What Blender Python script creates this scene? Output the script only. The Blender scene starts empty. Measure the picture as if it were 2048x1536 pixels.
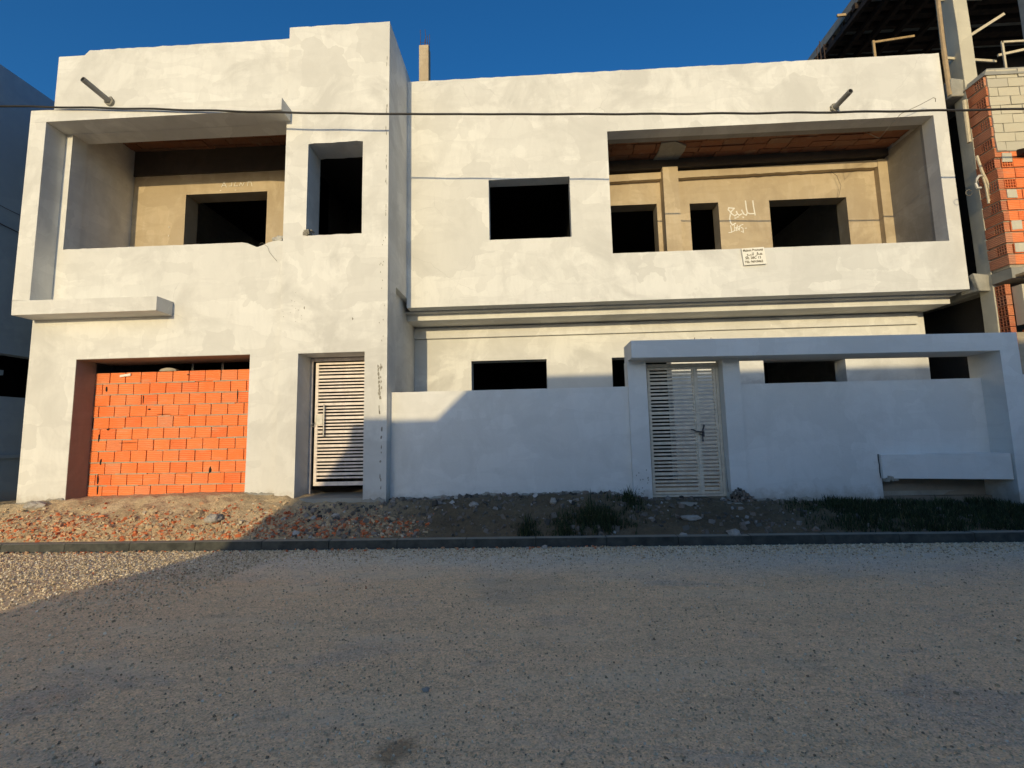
import bpy, bmesh, math, random
from mathutils import Vector, noise, Matrix
R = math.radians
random.seed(7)
scene = bpy.context.scene
col = scene.collection

# ------------------------------------------------------------------ materials
def new_mat(name):
    m = bpy.data.materials.new(name); m.use_nodes = True
    nt = m.node_tree; b = nt.nodes['Principled BSDF']
    return m, nt, b
def N(nt, t, **kw):
    n = nt.nodes.new(t)
    for k, v in kw.items():
        if k in n.inputs: n.inputs[k].default_value = v
        else: setattr(n, k, v)
    return n
def coords(nt, scale=(1, 1, 1)):
    tc = N(nt, 'ShaderNodeTexCoord'); mp = N(nt, 'ShaderNodeMapping'); mp.inputs['Scale'].default_value = scale
    nt.links.new(tc.outputs['Object'], mp.inputs['Vector']); return mp.outputs['Vector']
def noise_tex(nt, vec, scale, detail=4, rough=.6, dist=0):
    n = N(nt, 'ShaderNodeTexNoise', Scale=scale, Detail=detail, Roughness=rough, Distortion=dist)
    nt.links.new(vec, n.inputs['Vector']); return n.outputs['Fac']
def ramp(nt, fac, stops):
    r = N(nt, 'ShaderNodeValToRGB'); e = r.color_ramp.elements
    while len(e) < len(stops): e.new(.5)
    for i, (p, c) in enumerate(stops):
        e[i].position = p; e[i].color = (c[0], c[1], c[2], 1) if not isinstance(c, (int, float)) else (c, c, c, 1)
    nt.links.new(fac, r.inputs['Fac']); return r.outputs['Color']
def mix(nt, fac, a, b, mode='MIX'):
    m = N(nt, 'ShaderNodeMix', data_type='RGBA', blend_type=mode)
    for sock, v in ((m.inputs[0], fac), (m.inputs[6], a), (m.inputs[7], b)):
        if isinstance(v, bpy.types.NodeSocket): nt.links.new(v, sock)
        elif isinstance(v, (int, float)): sock.default_value = v
        else: sock.default_value = (v[0], v[1], v[2], 1)
    return m.outputs[2]
def bump(nt, b, h, strength=.3, dist=.01, prev=None):
    n = N(nt, 'ShaderNodeBump', Strength=strength, Distance=dist)
    nt.links.new(h, n.inputs['Height'])
    if prev is not None: nt.links.new(prev, n.inputs['Normal'])
    nt.links.new(n.outputs['Normal'], b.inputs['Normal']); return n.outputs['Normal']

def plaster(name, c1, c2, c3, streak=.5, bs=.35, rough=.9, patch=.65):
    """hand trowelled lime wash: cloudy patches, vertical brush streaks, small pits"""
    m, nt, b = new_mat(name)
    v = coords(nt)
    cloud = noise_tex(nt, v, .9, 6, .62, .6)
    base = ramp(nt, cloud, [(.36, c2), (.5, c1), (.66, c1), (.74, c2)])
    vs = coords(nt, (4, 4, 1.1)); st = noise_tex(nt, vs, 1.1, 6, .7, .8)
    base = mix(nt, ramp(nt, st, [(.45, 0), (.72, streak)]), base, c3)
    vb = coords(nt, (.35, .35, 1.3)); blk = noise_tex(nt, vb, 1.7, 4, .5, .5)
    base = mix(nt, ramp(nt, blk, [(.5, 0), (.52, .35), (.60, .15), (.66, 0)]), base, c2)
    # patches trowelled on different days: blocky cells with slightly different tone
    wv = N(nt, 'ShaderNodeTexNoise', Scale=2.5, Detail=4.0); nt.links.new(v, wv.inputs['Vector'])
    av = N(nt, 'ShaderNodeVectorMath', operation='MULTIPLY_ADD'); av.inputs[1].default_value = (.35, .35, .22)
    nt.links.new(wv.outputs['Color'], av.inputs[0]); nt.links.new(v, av.inputs[2])
    vc = N(nt, 'ShaderNodeTexVoronoi', Scale=1.15, distance='CHEBYCHEV'); nt.links.new(av.outputs[0], vc.inputs['Vector'])
    sc = N(nt, 'ShaderNodeSeparateColor'); nt.links.new(vc.outputs['Color'], sc.inputs[0])
    base = mix(nt, ramp(nt, sc.outputs[0], [(.35, 0), (.9, patch)]), base, c2)
    vc2 = N(nt, 'ShaderNodeTexVoronoi', Scale=3.1, distance='CHEBYCHEV'); nt.links.new(av.outputs[0], vc2.inputs['Vector'])
    sc2 = N(nt, 'ShaderNodeSeparateColor'); nt.links.new(vc2.outputs['Color'], sc2.inputs[0])
    base = mix(nt, ramp(nt, sc2.outputs[1], [(.6, 0), (1, patch * .7)]), base, c2)
    # hairline cracks, only here and there
    cr = N(nt, 'ShaderNodeTexVoronoi', Scale=.8, feature='DISTANCE_TO_EDGE'); nt.links.new(av.outputs[0], cr.inputs['Vector'])
    cm = mix(nt, 1.0, ramp(nt, cr.outputs['Distance'], [(.0, .30), (.004, 0)]), ramp(nt, noise_tex(nt, v, .7, 2, .5), [(.58, 0), (.66, 1)]), 'MULTIPLY')
    base = mix(nt, cm, base, tuple(x * .5 for x in c3))
    # splashed dirt above the ground
    sx = N(nt, 'ShaderNodeSeparateXYZ'); nt.links.new(v, sx.inputs[0])
    ma = N(nt, 'ShaderNodeMath', operation='MULTIPLY_ADD'); ma.inputs[1].default_value = .5; nt.links.new(noise_tex(nt, v, 7, 5, .7), ma.inputs[0]); nt.links.new(sx.outputs['Z'], ma.inputs[2])
    base = mix(nt, ramp(nt, ma.outputs[0], [(.25, .6), (.48, 0)]), base, (.36, .30, .22))
    fine = noise_tex(nt, v, 14, 4, .7)
    base = mix(nt, ramp(nt, fine, [(.62, 0), (.8, .35)]), base, c3)
    nt.links.new(base, b.inputs['Base Color']); b.inputs['Roughness'].default_value = rough
    h1 = noise_tex(nt, v, 2.2, 5, .6, .4)
    p = bump(nt, b, h1, .5, .02)
    h2 = noise_tex(nt, v, 45, 4, .7)
    bump(nt, b, h2, bs, .004, p)
    return m

M = {}
M['white'] = plaster('lime_washed_plaster', (.74, .73, .68), (.58, .57, .53), (.46, .45, .42), .25)
M['garden'] = plaster('garden_wall_plaster', (.76, .75, .71), (.66, .65, .61), (.56, .55, .52), .2)
M['ochre'] = plaster('raw_cement_render', (.50, .40, .26), (.39, .305, .195), (.60, .51, .37), .5)
M['grey_render'] = plaster('grey_cement_render', (.36, .34, .30), (.27, .25, .21), (.42, .40, .36), .5)
M['concrete'] = plaster('rough_concrete', (.38, .36, .30), (.27, .26, .22), (.20, .19, .17), .6, .6)
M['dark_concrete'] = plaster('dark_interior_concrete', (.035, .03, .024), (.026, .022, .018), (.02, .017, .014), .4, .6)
M['shade_concrete'] = plaster('shade_dark_concrete', (.085, .065, .045), (.06, .045, .03), (.04, .03, .022), .4, .6)  # deep shade under the balcony lintels put into the colour
M['brown_render'] = plaster('brown_cement_render', (.27, .245, .20), (.22, .195, .16), (.17, .15, .125), .4, .5)
M['neighbour'] = plaster('shade_tinted_render', (.27, .37, .46), (.23, .32, .41), (.19, .27, .35), .25)  # white wall with its blue shade put into the colour

def brick_mat(name, stops, rib=True, mort=.35, smudge=(.66, .22, .09)):
    m, nt, b = new_mat(name)
    g = N(nt, 'ShaderNodeNewGeometry')
    c = ramp(nt, g.outputs['Random Per Island'], stops)
    v = coords(nt)
    n = noise_tex(nt, v, 9, 5, .65)
    c = mix(nt, ramp(nt, n, [(.5, 0), (.72, .45)]), c, smudge)
    # mortar smears dragged along the courses
    vs = coords(nt, (1.2, 1.2, 7)); s = noise_tex(nt, vs, 2.3, 3, .5)
    c = mix(nt, ramp(nt, s, [(.60, 0), (.72, mort)]), c, (.52, .36, .22))
    nt.links.new(c, b.inputs['Base Color']); b.inputs['Roughness'].default_value = .85
    p = None
    if rib:
        w = N(nt, 'ShaderNodeTexWave', wave_type='BANDS', bands_direction='Z', Scale=9.0, Distortion=.8)
        nt.links.new(v, w.inputs['Vector']); fc = mix(nt, ramp(nt, noise_tex(nt, v, 3, 3, .5), [(.35, .1), (.65, .6)]), (0, 0, 0), ramp(nt, w.outputs['Fac'], [(.55, 0), (.9, 1)])); c = mix(nt, fc, c, (.86, .36, .16)); nt.links.new(c, b.inputs['Base Color']); p = bump(nt, b, w.outputs['Fac'], .6, .008)
    bump(nt, b, noise_tex(nt, v, 60, 4, .7), .5, .004, p)
    return m
M['brick'] = brick_mat('hollow_clay_brick', [(0, (.76, .15, .035)), (.35, (.84, .185, .04)), (.7, (.86, .205, .05)), (.95, (.78, .20, .06)), (1, (.70, .24, .11))])
M['brick_shaded'] = brick_mat('shaded_clay_brick', [(0, (.40, .12, .06)), (.5, (.50, .15, .06)), (1, (.44, .20, .12))])  # clay brick toned down, the side wall's shade put into the colour
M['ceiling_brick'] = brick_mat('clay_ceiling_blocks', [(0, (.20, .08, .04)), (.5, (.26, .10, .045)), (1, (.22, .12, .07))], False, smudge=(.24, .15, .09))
M['pale_concrete'] = plaster('sunbleached_concrete', (.60, .55, .42), (.50, .46, .35), (.38, .36, .29), .4, .7)
M['block'] = brick_mat('pale_concrete_block', [(0, (.52, .47, .34)), (.5, (.58, .52, .38)), (1, (.47, .43, .33))], False, mort=.2, smudge=(.50, .45, .34))

def flat(name, c, rough=.7, metal=0, c2=None, scale=8, bs=.2, bscale=40, bd=.004):
    m, nt, b = new_mat(name)
    b.inputs['Roughness'].default_value = rough; b.inputs['Metallic'].default_value = metal
    v = coords(nt)
    if c2 is None: c2 = tuple(x * .75 for x in c)
    n = noise_tex(nt, v, scale, 5, .65)
    nt.links.new(ramp(nt, n, [(.35, c2), (.65, c)]), b.inputs['Base Color'])
    bump(nt, b, noise_tex(nt, v, bscale, 4, .7), bs, bd)
    return m
M['mortar'] = flat('grey_mortar', (.42, .36, .26), .95, bs=.8, bscale=30, bd=.01)
M['gate_cream'] = flat('cream_gate_paint', (.84, .74, .66), .45, bs=.05)
M['gate_grey'] = flat('primer_gate_paint', (.72, .65, .52), .5, bs=.05)
M['steel'] = flat('dark_steel', (.06, .06, .065), .45, .6)
M['bare_steel'] = flat('bare_steel', (.45, .44, .42), .4, .7)
M['rust'] = flat('rusty_rebar', (.10, .065, .05), .8, .2)
M['pipe'] = flat('grey_pvc', (.28, .26, .23), .6)
M['cable'] = flat('black_cable', (.022, .02, .018), .6)
M['galv_wire'] = flat('thin_grey_wire', (.2, .18, .14), .5, .3)
M['white_plastic'] = flat('white_cable_sheath', (.7, .66, .58), .5)
M['timber'] = flat('raw_timber', (.46, .33, .18), .85, c2=(.33, .24, .14))
M['timber_pale'] = flat('pale_timber', (.62, .54, .38), .85, c2=(.50, .43, .30))
M['timber_dark'] = flat('dark_formwork_timber', (.05, .03, .018), .9, c2=(.018, .012, .008))  # very dark brown tone for formwork and tarpaulin
M['black'] = flat('dark_void', (.012, .012, .012), .95)
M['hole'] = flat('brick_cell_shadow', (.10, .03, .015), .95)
M['board'] = flat('sign_board', (.80, .77, .68), .7, c2=(.76, .73, .64), bs=.02)
M['ink'] = flat('sign_ink', (.10, .085, .06), .8)
M['chalk'] = flat('white_chalk', (.80, .78, .70), .95, c2=(.66, .62, .52), scale=30)
M['chip'] = flat('exposed_grey_cement', (.30, .28, .23), .95, bs=.8)
M['rock'] = flat('pale_rubble', (.46, .42, .36), .95, c2=(.30, .27, .23), bs=.8, bscale=18, bd=.02)
M['kerb'] = flat('weathered_kerb', (.085, .085, .07), .95, c2=(.035, .036, .03), scale=5, bs=.6)
nt = M['kerb'].node_tree; b = nt.nodes['Principled BSDF']   # upward faces are paler
g_ = N(nt, 'ShaderNodeNewGeometry'); sz = N(nt, 'ShaderNodeSeparateXYZ'); nt.links.new(g_.outputs['Normal'], sz.inputs[0])
old = b.inputs['Base Color'].links[0].from_socket
nt.links.new(mix(nt, ramp(nt, sz.outputs['Z'], [(.6, 0), (.9, .8)]), old, (.26, .25, .20)), b.inputs['Base Color'])
M['leaf'] = flat('weed_leaf', (.035, .055, .018), .8, c2=(.02, .032, .012))
M['bag'] = flat('torn_plastic_sack', (.55, .53, .46), .6)

def island_mat(name, stops, rough=.95):
    m, nt, b = new_mat(name)
    g = N(nt, 'ShaderNodeNewGeometry')
    c = ramp(nt, g.outputs['Random Per Island'], stops)
    nt.links.new(c, b.inputs['Base Color']); b.inputs['Roughness'].default_value = rough
    return m
M['rubble'] = island_mat('broken_brick_shards', [(0, (.40, .10, .035)), (.2, (.62, .17, .06)), (.34, (.46, .19, .09)), (.46, (.54, .34, .19)), (.68, (.58, .44, .26)), (.9, (.36, .28, .18)), (1, (.66, .58, .44))])
M['debris'] = island_mat('plaster_debris', [(0, (.05, .045, .038)), (.25, (.14, .125, .10)), (.8, (.24, .19, .15)), (.95, (.30, .28, .25)), (1, (.5, .48, .44))])
M['pebble'] = island_mat('road_chippings', [(0, (.24, .18, .11)), (.2, (.48, .37, .23)), (.5, (.66, .52, .33)), (.8, (.78, .64, .43)), (1, (.86, .78, .62))])
M['grass'] = island_mat('grass_blades', [(0, (.012, .022, .008)), (.6, (.03, .048, .015)), (.93, (.07, .09, .03)), (1, (.20, .17, .08))])

def road_mat():
    m, nt, b = new_mat('worn_chip_seal_road')
    v = coords(nt)
    big = noise_tex(nt, coords(nt, (.5, 1.0, 1)), 1.1, 5, .6, .5)
    c = ramp(nt, big, [(.30, (.58, .455, .305)), (.42, (.80, .585, .35)), (.56, (.86, .62, .37)), (.64, (.64, .50, .345)), (.72, (.80, .54, .32))])
    # bluish grey loose chippings by the kerb (a band of the road itself)
    tc = N(nt, 'ShaderNodeSeparateXYZ'); nt.links.new(v, tc.inputs[0])
    wob = noise_tex(nt, v, .8, 4, .6)
    ad = N(nt, 'ShaderNodeMath', operation='MULTIPLY_ADD'); ad.inputs[1].default_value = 2.0
    nt.links.new(wob, ad.inputs[0]); nt.links.new(tc.outputs['Y'], ad.inputs[2])
    mr = N(nt, 'ShaderNodeMapRange'); mr.inputs['From Min'].default_value = 6.2; mr.inputs['From Max'].default_value = 7.2
    nt.links.new(ad.outputs[0], mr.inputs['Value'])
    c = mix(nt, mr.outputs[0], c, (.70, .62, .49))
    # chippings
    vo = N(nt, 'ShaderNodeTexVoronoi', Scale=110.0); nt.links.new(v, vo.inputs['Vector'])
    sp = N(nt, 'ShaderNodeSeparateColor'); nt.links.new(vo.outputs['Color'], sp.inputs[0])
    c = mix(nt, .75, c, ramp(nt, sp.outputs[0], [(0, .5), (.2, .88), (.6, 1.12), (.93, 1.25), (1, 1.5)]), 'MULTIPLY')
    vo2 = N(nt, 'ShaderNodeTexVoronoi', Scale=34.0); nt.links.new(v, vo2.inputs['Vector'])
    sp2 = N(nt, 'ShaderNodeSeparateColor'); nt.links.new(vo2.outputs['Color'], sp2.inputs[0])
    c = mix(nt, .5, c, ramp(nt, sp2.outputs[0], [(0, .6), (.06, .97), (.95, 1.0), (1, 1.25)]), 'MULTIPLY')
    dk = noise_tex(nt, coords(nt, (1, 1.6, 1)), 6.5, 6, .75, .4)
    c = mix(nt, ramp(nt, dk, [(.5, 0), (.72, .5)]), c, (.38, .28, .17))
    lt = noise_tex(nt, coords(nt, (.25, 1.2, 1)), 2.0, 5, .65, .2)
    c = mix(nt, ramp(nt, lt, [(.52, 0), (.66, .45)]), c, (.84, .69, .46))
    st = noise_tex(nt, v, 3.0, 5, .7, .3)
    c = mix(nt, ramp(nt, st, [(.62, 0), (.78, .45)]), c, (.30, .24, .18))
    # one damp brown stain near the camera
    vd = N(nt, 'ShaderNodeVectorMath', operation='DISTANCE'); vd.inputs[1].default_value = (-.74, 2.53, 0); nt.links.new(v, vd.inputs[0])
    sa = N(nt, 'ShaderNodeMath', operation='MULTIPLY_ADD'); sa.inputs[1].default_value = .22; nt.links.new(noise_tex(nt, v, 11, 5, .7), sa.inputs[0]); nt.links.new(vd.outputs['Value'], sa.inputs[2])
    c = mix(nt, ramp(nt, sa.outputs[0], [(.17, .6), (.24, 0)]), c, (.20, .13, .06))
    nt.links.new(c, b.inputs['Base Color']); b.inputs['Roughness'].default_value = .95
    p = bump(nt, b, vo.outputs['Distance'], .7, .008)
    p = bump(nt, b, vo2.outputs['Distance'], .5, .02, p)
    bump(nt, b, noise_tex(nt, v, 9, 6, .7), .6, .03, p)
    return m
M['road'] = road_mat()
def dirt_mat():
    m, nt, b = new_mat('sandy_verge_soil')
    v = coords(nt)
    c = ramp(nt, noise_tex(nt, v, 1.6, 6, .65, .4), [(.3, (.44, .32, .18)), (.5, (.70, .52, .30)), (.7, (.78, .60, .37))])
    c = mix(nt, ramp(nt, noise_tex(nt, v, 24, 5, .75), [(.45, 0), (.7, .6)]), c, (.30, .23, .15))
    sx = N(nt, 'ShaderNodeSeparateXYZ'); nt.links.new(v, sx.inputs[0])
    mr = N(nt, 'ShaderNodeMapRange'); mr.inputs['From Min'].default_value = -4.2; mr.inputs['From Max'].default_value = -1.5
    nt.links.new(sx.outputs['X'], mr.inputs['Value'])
    c = mix(nt, mr.outputs[0], c, mix(nt, .9, c, (.17, .17, .165), 'MULTIPLY'))  # soil darkened to the right: the street shade is painted in
    nt.links.new(c, b.inputs['Base Color']); b.inputs['Roughness'].default_value = 1
    p = bump(nt, b, noise_tex(nt, v, 11, 6, .75), 1, .05)
    bump(nt, b, noise_tex(nt, v, 70, 4, .7), .8, .01, p)
    return m
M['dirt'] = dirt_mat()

# ------------------------------------------------------------------ object helpers
class MB:
    def __init__(s): s.bm = bmesh.new()
    def box(s, x0, x1, y0, y1, z0, z1, jit=0):
        v = []
        for x in (x0, x1):
            for y in (y0, y1):
                for z in (z0, z1):
                    v.append(s.bm.verts.new((x + random.uniform(-jit, jit), y + random.uniform(-jit, jit), z + random.uniform(-jit, jit))))
        for f in ((0, 1, 3, 2), (4, 6, 7, 5), (0, 4, 5, 1), (2, 3, 7, 6), (0, 2, 6, 4), (1, 5, 7, 3)):
            s.bm.faces.new([v[i] for i in f])
        return s
    def hexa(s, p):      # eight corners: bottom ring then top ring
        v = [s.bm.verts.new(q) for q in p]
        for f in ((0, 3, 2, 1), (4, 5, 6, 7), (0, 1, 5, 4), (1, 2, 6, 5), (2, 3, 7, 6), (3, 0, 4, 7)):
            s.bm.faces.new([v[i] for i in f])
        return s
    def prism(s, pts, d):   # pts: planar polygon (3d), d: extrusion vector
        a = [s.bm.verts.new(p) for p in pts]; b = [s.bm.verts.new(Vector(p) + Vector(d)) for p in pts]
        s.bm.faces.new(a); s.bm.faces.new(b[::-1])
        for i in range(len(a)):
            j = (i + 1) % len(a); s.bm.faces.new((a[i], b[i], b[j], a[j]))
        return s
    def tube(s, pts, r, n=8, r2=None):
        pts = [Vector(p) for p in pts]; rings = []
        for i, p in enumerate(pts):
            t = (pts[min(i + 1, len(pts) - 1)] - pts[max(i - 1, 0)]).normalized()
            a = t.cross(Vector((0, 0, 1)) if abs(t.z) < .9 else Vector((1, 0, 0))).normalized(); c = t.cross(a)
            rr = r if r2 is None else r + (r2 - r) * i / (len(pts) - 1)
            rings.append([s.bm.verts.new(p + rr * (math.cos(k * 2 * math.pi / n) * a + math.sin(k * 2 * math.pi / n) * c)) for k in range(n)])
        for A, B in zip(rings, rings[1:]):
            for k in range(n): s.bm.faces.new((A[k], A[(k + 1) % n], B[(k + 1) % n], B[k]))
        s.bm.faces.new(rings[0][::-1]); s.bm.faces.new(rings[-1])
        return s
    def hollow(s, p0, p1, r, t, n=16):   # open pipe
        p0, p1 = Vector(p0), Vector(p1); d = (p1 - p0).normalized(); a = d.cross(Vector((0, 0, 1))).normalized(); c = d.cross(a)
        def ring(p, rr): return [s.bm.verts.new(p + rr * (math.cos(k * 2 * math.pi / n) * a + math.sin(k * 2 * math.pi / n) * c)) for k in range(n)]
        L = [ring(p0, r), ring(p1, r), ring(p1, r - t), ring(p0, r - t)]
        for A, B in zip(L, L[1:] + L[:1]):
            for k in range(n): s.bm.faces.new((A[k], A[(k + 1) % n], B[(k + 1) % n], B[k]))
        return s
    def wall(s, axis, u0, u1, v0, v1, w0, w1, holes=(), step=.3, rag=None, wob=.0, seed=0):
        """slab with rectangular openings; axis 'y': u=X,v=Z,w=Y   'x': u=Y,v=Z,w=X   'z': u=X,v=Y,w=Z"""
        def cuts(a, b, extra):
            c = sorted({round(x, 5) for x in [a, b] + [e for e in extra if a < e < b]}); out = []
            for p, q in zip(c, c[1:]):
                n = max(1, int(math.ceil((q - p) / step)))
                out += [p + (q - p) * i / n for i in range(n)]
            return out + [c[-1]]
        U = cuts(u0, u1, [h[0] for h in holes] + [h[1] for h in holes]); V = cuts(v0, v1, [h[2] for h in holes] + [h[3] for h in holes])
        def solid(i, j):
            if i < 0 or j < 0 or i >= len(U) - 1 or j >= len(V) - 1: return False
            cu, cv = (U[i] + U[i + 1]) / 2, (V[j] + V[j + 1]) / 2
            return not any(h[0] < cu < h[1] and h[2] < cv < h[3] for h in holes)
        cache = {}
        def vert(i, j, k):
            if (i, j, k) not in cache:
                u, v = U[i], V[j]; w = (w0, w1)[k]; du = dv = 0
                if rag: du, dv = rag(u, v, k)
                if wob: w += wob * noise.noise(Vector((u * .9 + seed, v * .9, seed + k * 3)))
                p = {'y': (u + du, w, v + dv), 'x': (w, u + du, v + dv), 'z': (u + du, v + dv, w)}[axis]
                cache[i, j, k] = s.bm.verts.new(p)
            return cache[i, j, k]
        for i in range(len(U) - 1):
            for j in range(len(V) - 1):
                if not solid(i, j): continue
                for k in (0, 1):
                    q = [vert(i, j, k), vert(i + 1, j, k), vert(i + 1, j + 1, k), vert(i, j + 1, k)]
                    s.bm.faces.new(q if k else q[::-1])
                for di, dj, a, b in ((-1, 0, (i, j), (i, j + 1)), (1, 0, (i + 1, j), (i + 1, j + 1)), (0, -1, (i, j), (i + 1, j)), (0, 1, (i, j + 1), (i + 1, j + 1))):
                    if not solid(i + di, j + dj):
                        s.bm.faces.new((vert(*a, 0), vert(*b, 0), vert(*b, 1), vert(*a, 1)))
        return s
    def stroke(s, pts, w, y, t=.004):   # flat brush stroke on a wall facing -Y
        for (x0, z0), (x1, z1) in zip(pts, pts[1:]):
            d = Vector((x1 - x0, z1 - z0)); L = d.length or 1e-6; d /= L; n = Vector((-d.y, d.x)) * w / 2; e = d * w * .35
            q = [(x0 - e.x + n.x, z0 - e.y + n.y), (x0 - e.x - n.x, z0 - e.y - n.y), (x1 + e.x - n.x, z1 + e.y - n.y), (x1 + e.x + n.x, z1 + e.y + n.y)]
            jt = random.uniform(0, .0012)
            s.prism([(a, y - jt, b) for a, b in q], (0, -t, 0))
        return s
    def build(s, name, mat, parent=None, smooth=False, origin=None, bevel=0):
        bmesh.ops.recalc_face_normals(s.bm, faces=s.bm.faces[:])
        o_ = Vector(origin) if origin is not None else (Vector(parent['_o']) if parent is not None else Vector((0, 0, 0)))
        for v in s.bm.verts: v.co -= o_
        me = bpy.data.meshes.new(name); s.bm.to_mesh(me); s.bm.free()
        o = bpy.data.objects.new(name, me); col.objects.link(o)
        me.materials.append(M[mat] if isinstance(mat, str) else mat)
        if smooth:
            for p in me.polygons: p.use_smooth = True
        if parent is not None: o.parent = parent; o['_o'] = list(o_)
        else: o.location = o_; o['_o'] = list(o_)
        if bevel:
            b = o.modifiers.new('bevel', 'BEVEL'); b.width = bevel; b.segments = 2; b.limit_method = 'ANGLE'; b.angle_limit = R(50)
        return o
def thing(name, label, cat, loc, group=None, kind=None):
    o = bpy.data.objects.new(name, None); col.objects.link(o); o.location = loc; o['_o'] = list(loc); o.empty_display_size = .2
    return tag(o, label, cat, group, kind)
def tag(o, label=None, cat=None, group=None, kind=None):
    if label: o['label'] = label
    if cat: o['category'] = cat
    if group: o['group'] = group
    if kind: o['kind'] = kind
    return o
def nz(x, y=0, z=0): return noise.noise(Vector((x, y, z)))
def ragtop(z_top, amp=.025, tol=.12, f=5, seed=0, low=None):
    def fn(u, v, k):
        if low and abs(v - low) < 1e-4: return 0, 0
        return (0, amp * (nz(u * f, seed) + .6 * nz(u * f * 3.1, seed + 5)) + (-.03 * max(0, nz(u * 9.3, seed + 9) - .35) * 6 * (amp > .015))) if abs(v - z_top) < 1e-4 else (0, 0)
    return fn

# ------------------------------------------------------------------ terrain heights
BASE = [(-16, .50), (-9.4, .54), (-8.3, .62), (-6.5, .66), (-5, .67), (-4.25, .63), (-3.9, .52), (-2.9, .50), (-2.5, .50), (-1, .55), (1.2, .57), (1.9, .46), (3.4, .42), (4, .40), (5.8, .36), (7.8, .29), (12, .27), (40, .25)]
def base_h(x):
    for (a, ha), (b, hb) in zip(BASE, BASE[1:]):
        if x <= b:
            t = max(0, min(1, (x - a) / (b - a))); return ha + (hb - ha) * t
    return BASE[-1][1]
KY = 6.80
def ground_z(x, y):
    t = max(0, min(1, (y - (KY + .15)) / 1.05)); s = t ** .8
    h = .105 + (base_h(x) - .105) * s
    a = min(1, max(0, (y - KY - .15) / .25)) * (1 if y < 8.02 else .35)
    h += a * (.05 * nz(x * 1.7, y * 2.3, 1) + .05 * nz(x * 5, y * 6, 2) + .032 * nz(x * 13, y * 14, 3))
    return h

# ------------------------------------------------------------------ ground, road, kerb, verge
mb = MB(); mb.wall('z', -400, 400, -400, 400, -.32, -.02, step=400); g = mb.build('ground', 'dirt'); tag(g, kind='structure')
mb = MB()
nx = 160
mb.bm.faces.new([mb.bm.verts.new(p) for p in ((-60, -7.4, 0), (60, -7.4, 0), (60, KY + .02, 0), (-60, KY + .02, 0))])
rd = mb.build('road', 'road'); tag(rd, kind='structure')
mb = MB()
def grid(mb, x0, x1, y0, y1, sx, sy, fn):
    nx = int((x1 - x0) / sx); ny = int((y1 - y0) / sy)
    V = [[mb.bm.verts.new((x0 + (x1 - x0) * i / nx, y0 + (y1 - y0) * j / ny, fn(x0 + (x1 - x0) * i / nx, y0 + (y1 - y0) * j / ny))) for j in range(ny + 1)] for i in range(nx + 1)]
    for i in range(nx):
        for j in range(ny): mb.bm.faces.new((V[i][j], V[i + 1][j], V[i + 1][j + 1], V[i][j + 1]))
grid(mb, -13.5, 12.5, KY + .13, 9.0, .035, .04, ground_z)
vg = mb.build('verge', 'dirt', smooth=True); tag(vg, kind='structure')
mb = MB()
grid(mb, -60, -13.5, KY + .13, 40, .8, .6, lambda x, y: ground_z(x, y) - .004)
grid(mb, 12.5, 60, KY + .13, 40, .8, .6, lambda x, y: ground_z(x, y) - .004)
grid(mb, -13.5, -9.15, 9.0, 30, .3, .5, lambda x, y: ground_z(x, 9) - .004)
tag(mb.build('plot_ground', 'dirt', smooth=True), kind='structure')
# kerb stones, cast in one-metre lengths
mb = MB()
x = -30.0
while x < 30:
    L = .996; y = KY + .006 * nz(x * .7); z = .128 + .006 * nz(x * .9, 4)
    a = x + .002
    for q in range(3):
        xa, xb = a + (L * q) / 3, a + (L * (q + 1)) / 3
        mb.hexa([(xa, y, -.05), (xb, y, -.05), (xb, y + .15, -.05), (xa, y + .15, -.05), (xa, y + .018, z), (xb, y + .018, z), (xb, y + .15, z), (xa, y + .15, z)])
    x += 1.0
bmesh.ops.remove_doubles(mb.bm, verts=mb.bm.verts[:], dist=.0008)
tag(mb.build('kerb', 'kerb', bevel=.012), kind='structure')

# ------------------------------------------------------------------ THE UNFINISHED HOUSE
H = thing('unfinished_house', 'white plastered two storey unfinished house with empty window openings and a bricked up garage', 'house', (0, 10, .5))
W, T, F, B, RW = 8.05, 8.0, 7.67, 9.27, 10.4      # wall planes (distance from the camera line)
ZR = 8.25
# left wing
def rag_left(u, v, k):
    if abs(v - 9.34) < 1e-4:
        d = -.13 if u < -8.66 else 0
        return 0, d + .018 * nz(u * 6, 1) + .012 * nz(u * 17, 2)
    if abs(v - 5.25) < 1e-4:
        d = .010 * nz(u * 7, 3) - .05 * max(0, nz(u * 8, 12) - .3)
        if -5.22 < u < -4.78: d = -.11 * (1 - abs(u + 5.0) / .24)
        return 0, d
    return 0, 0
mb = MB()
mb.wall('y', -9.24, -4.5, .2, 3.9, W, W + .32, holes=[(-8.33, -5.06, 0, 3.14)], wob=.006)
mb.wall('y', -9.2, -4.5, 3.9, 9.34, W, W + .31, holes=[(-8.77, -4.5, 5.25, 7.57)], step=.1, rag=rag_left, wob=.005)
mb.build('left_wall', 'white', H)
mb = MB()      # return wall along the left boundary
mb.wall('x', W + .31, 16, .2, 8.9, -9.24, -8.97, step=1)
mb.build('side_wall', 'white', H)
# picture frame band round the balcony
mb = MB()
mb.box(-9.22, -4.42, F, W, 7.57, 7.81); mb.box(-9.22, -8.90, F, W, 4.16, 7.57); mb.box(-9.22, -6.55, F, W, 3.9, 4.16)
bmesh.ops.remove_doubles(mb.bm, verts=mb.bm.verts[:], dist=.0005)
mb.build('balcony_frame', 'white', H, bevel=.006)
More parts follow.
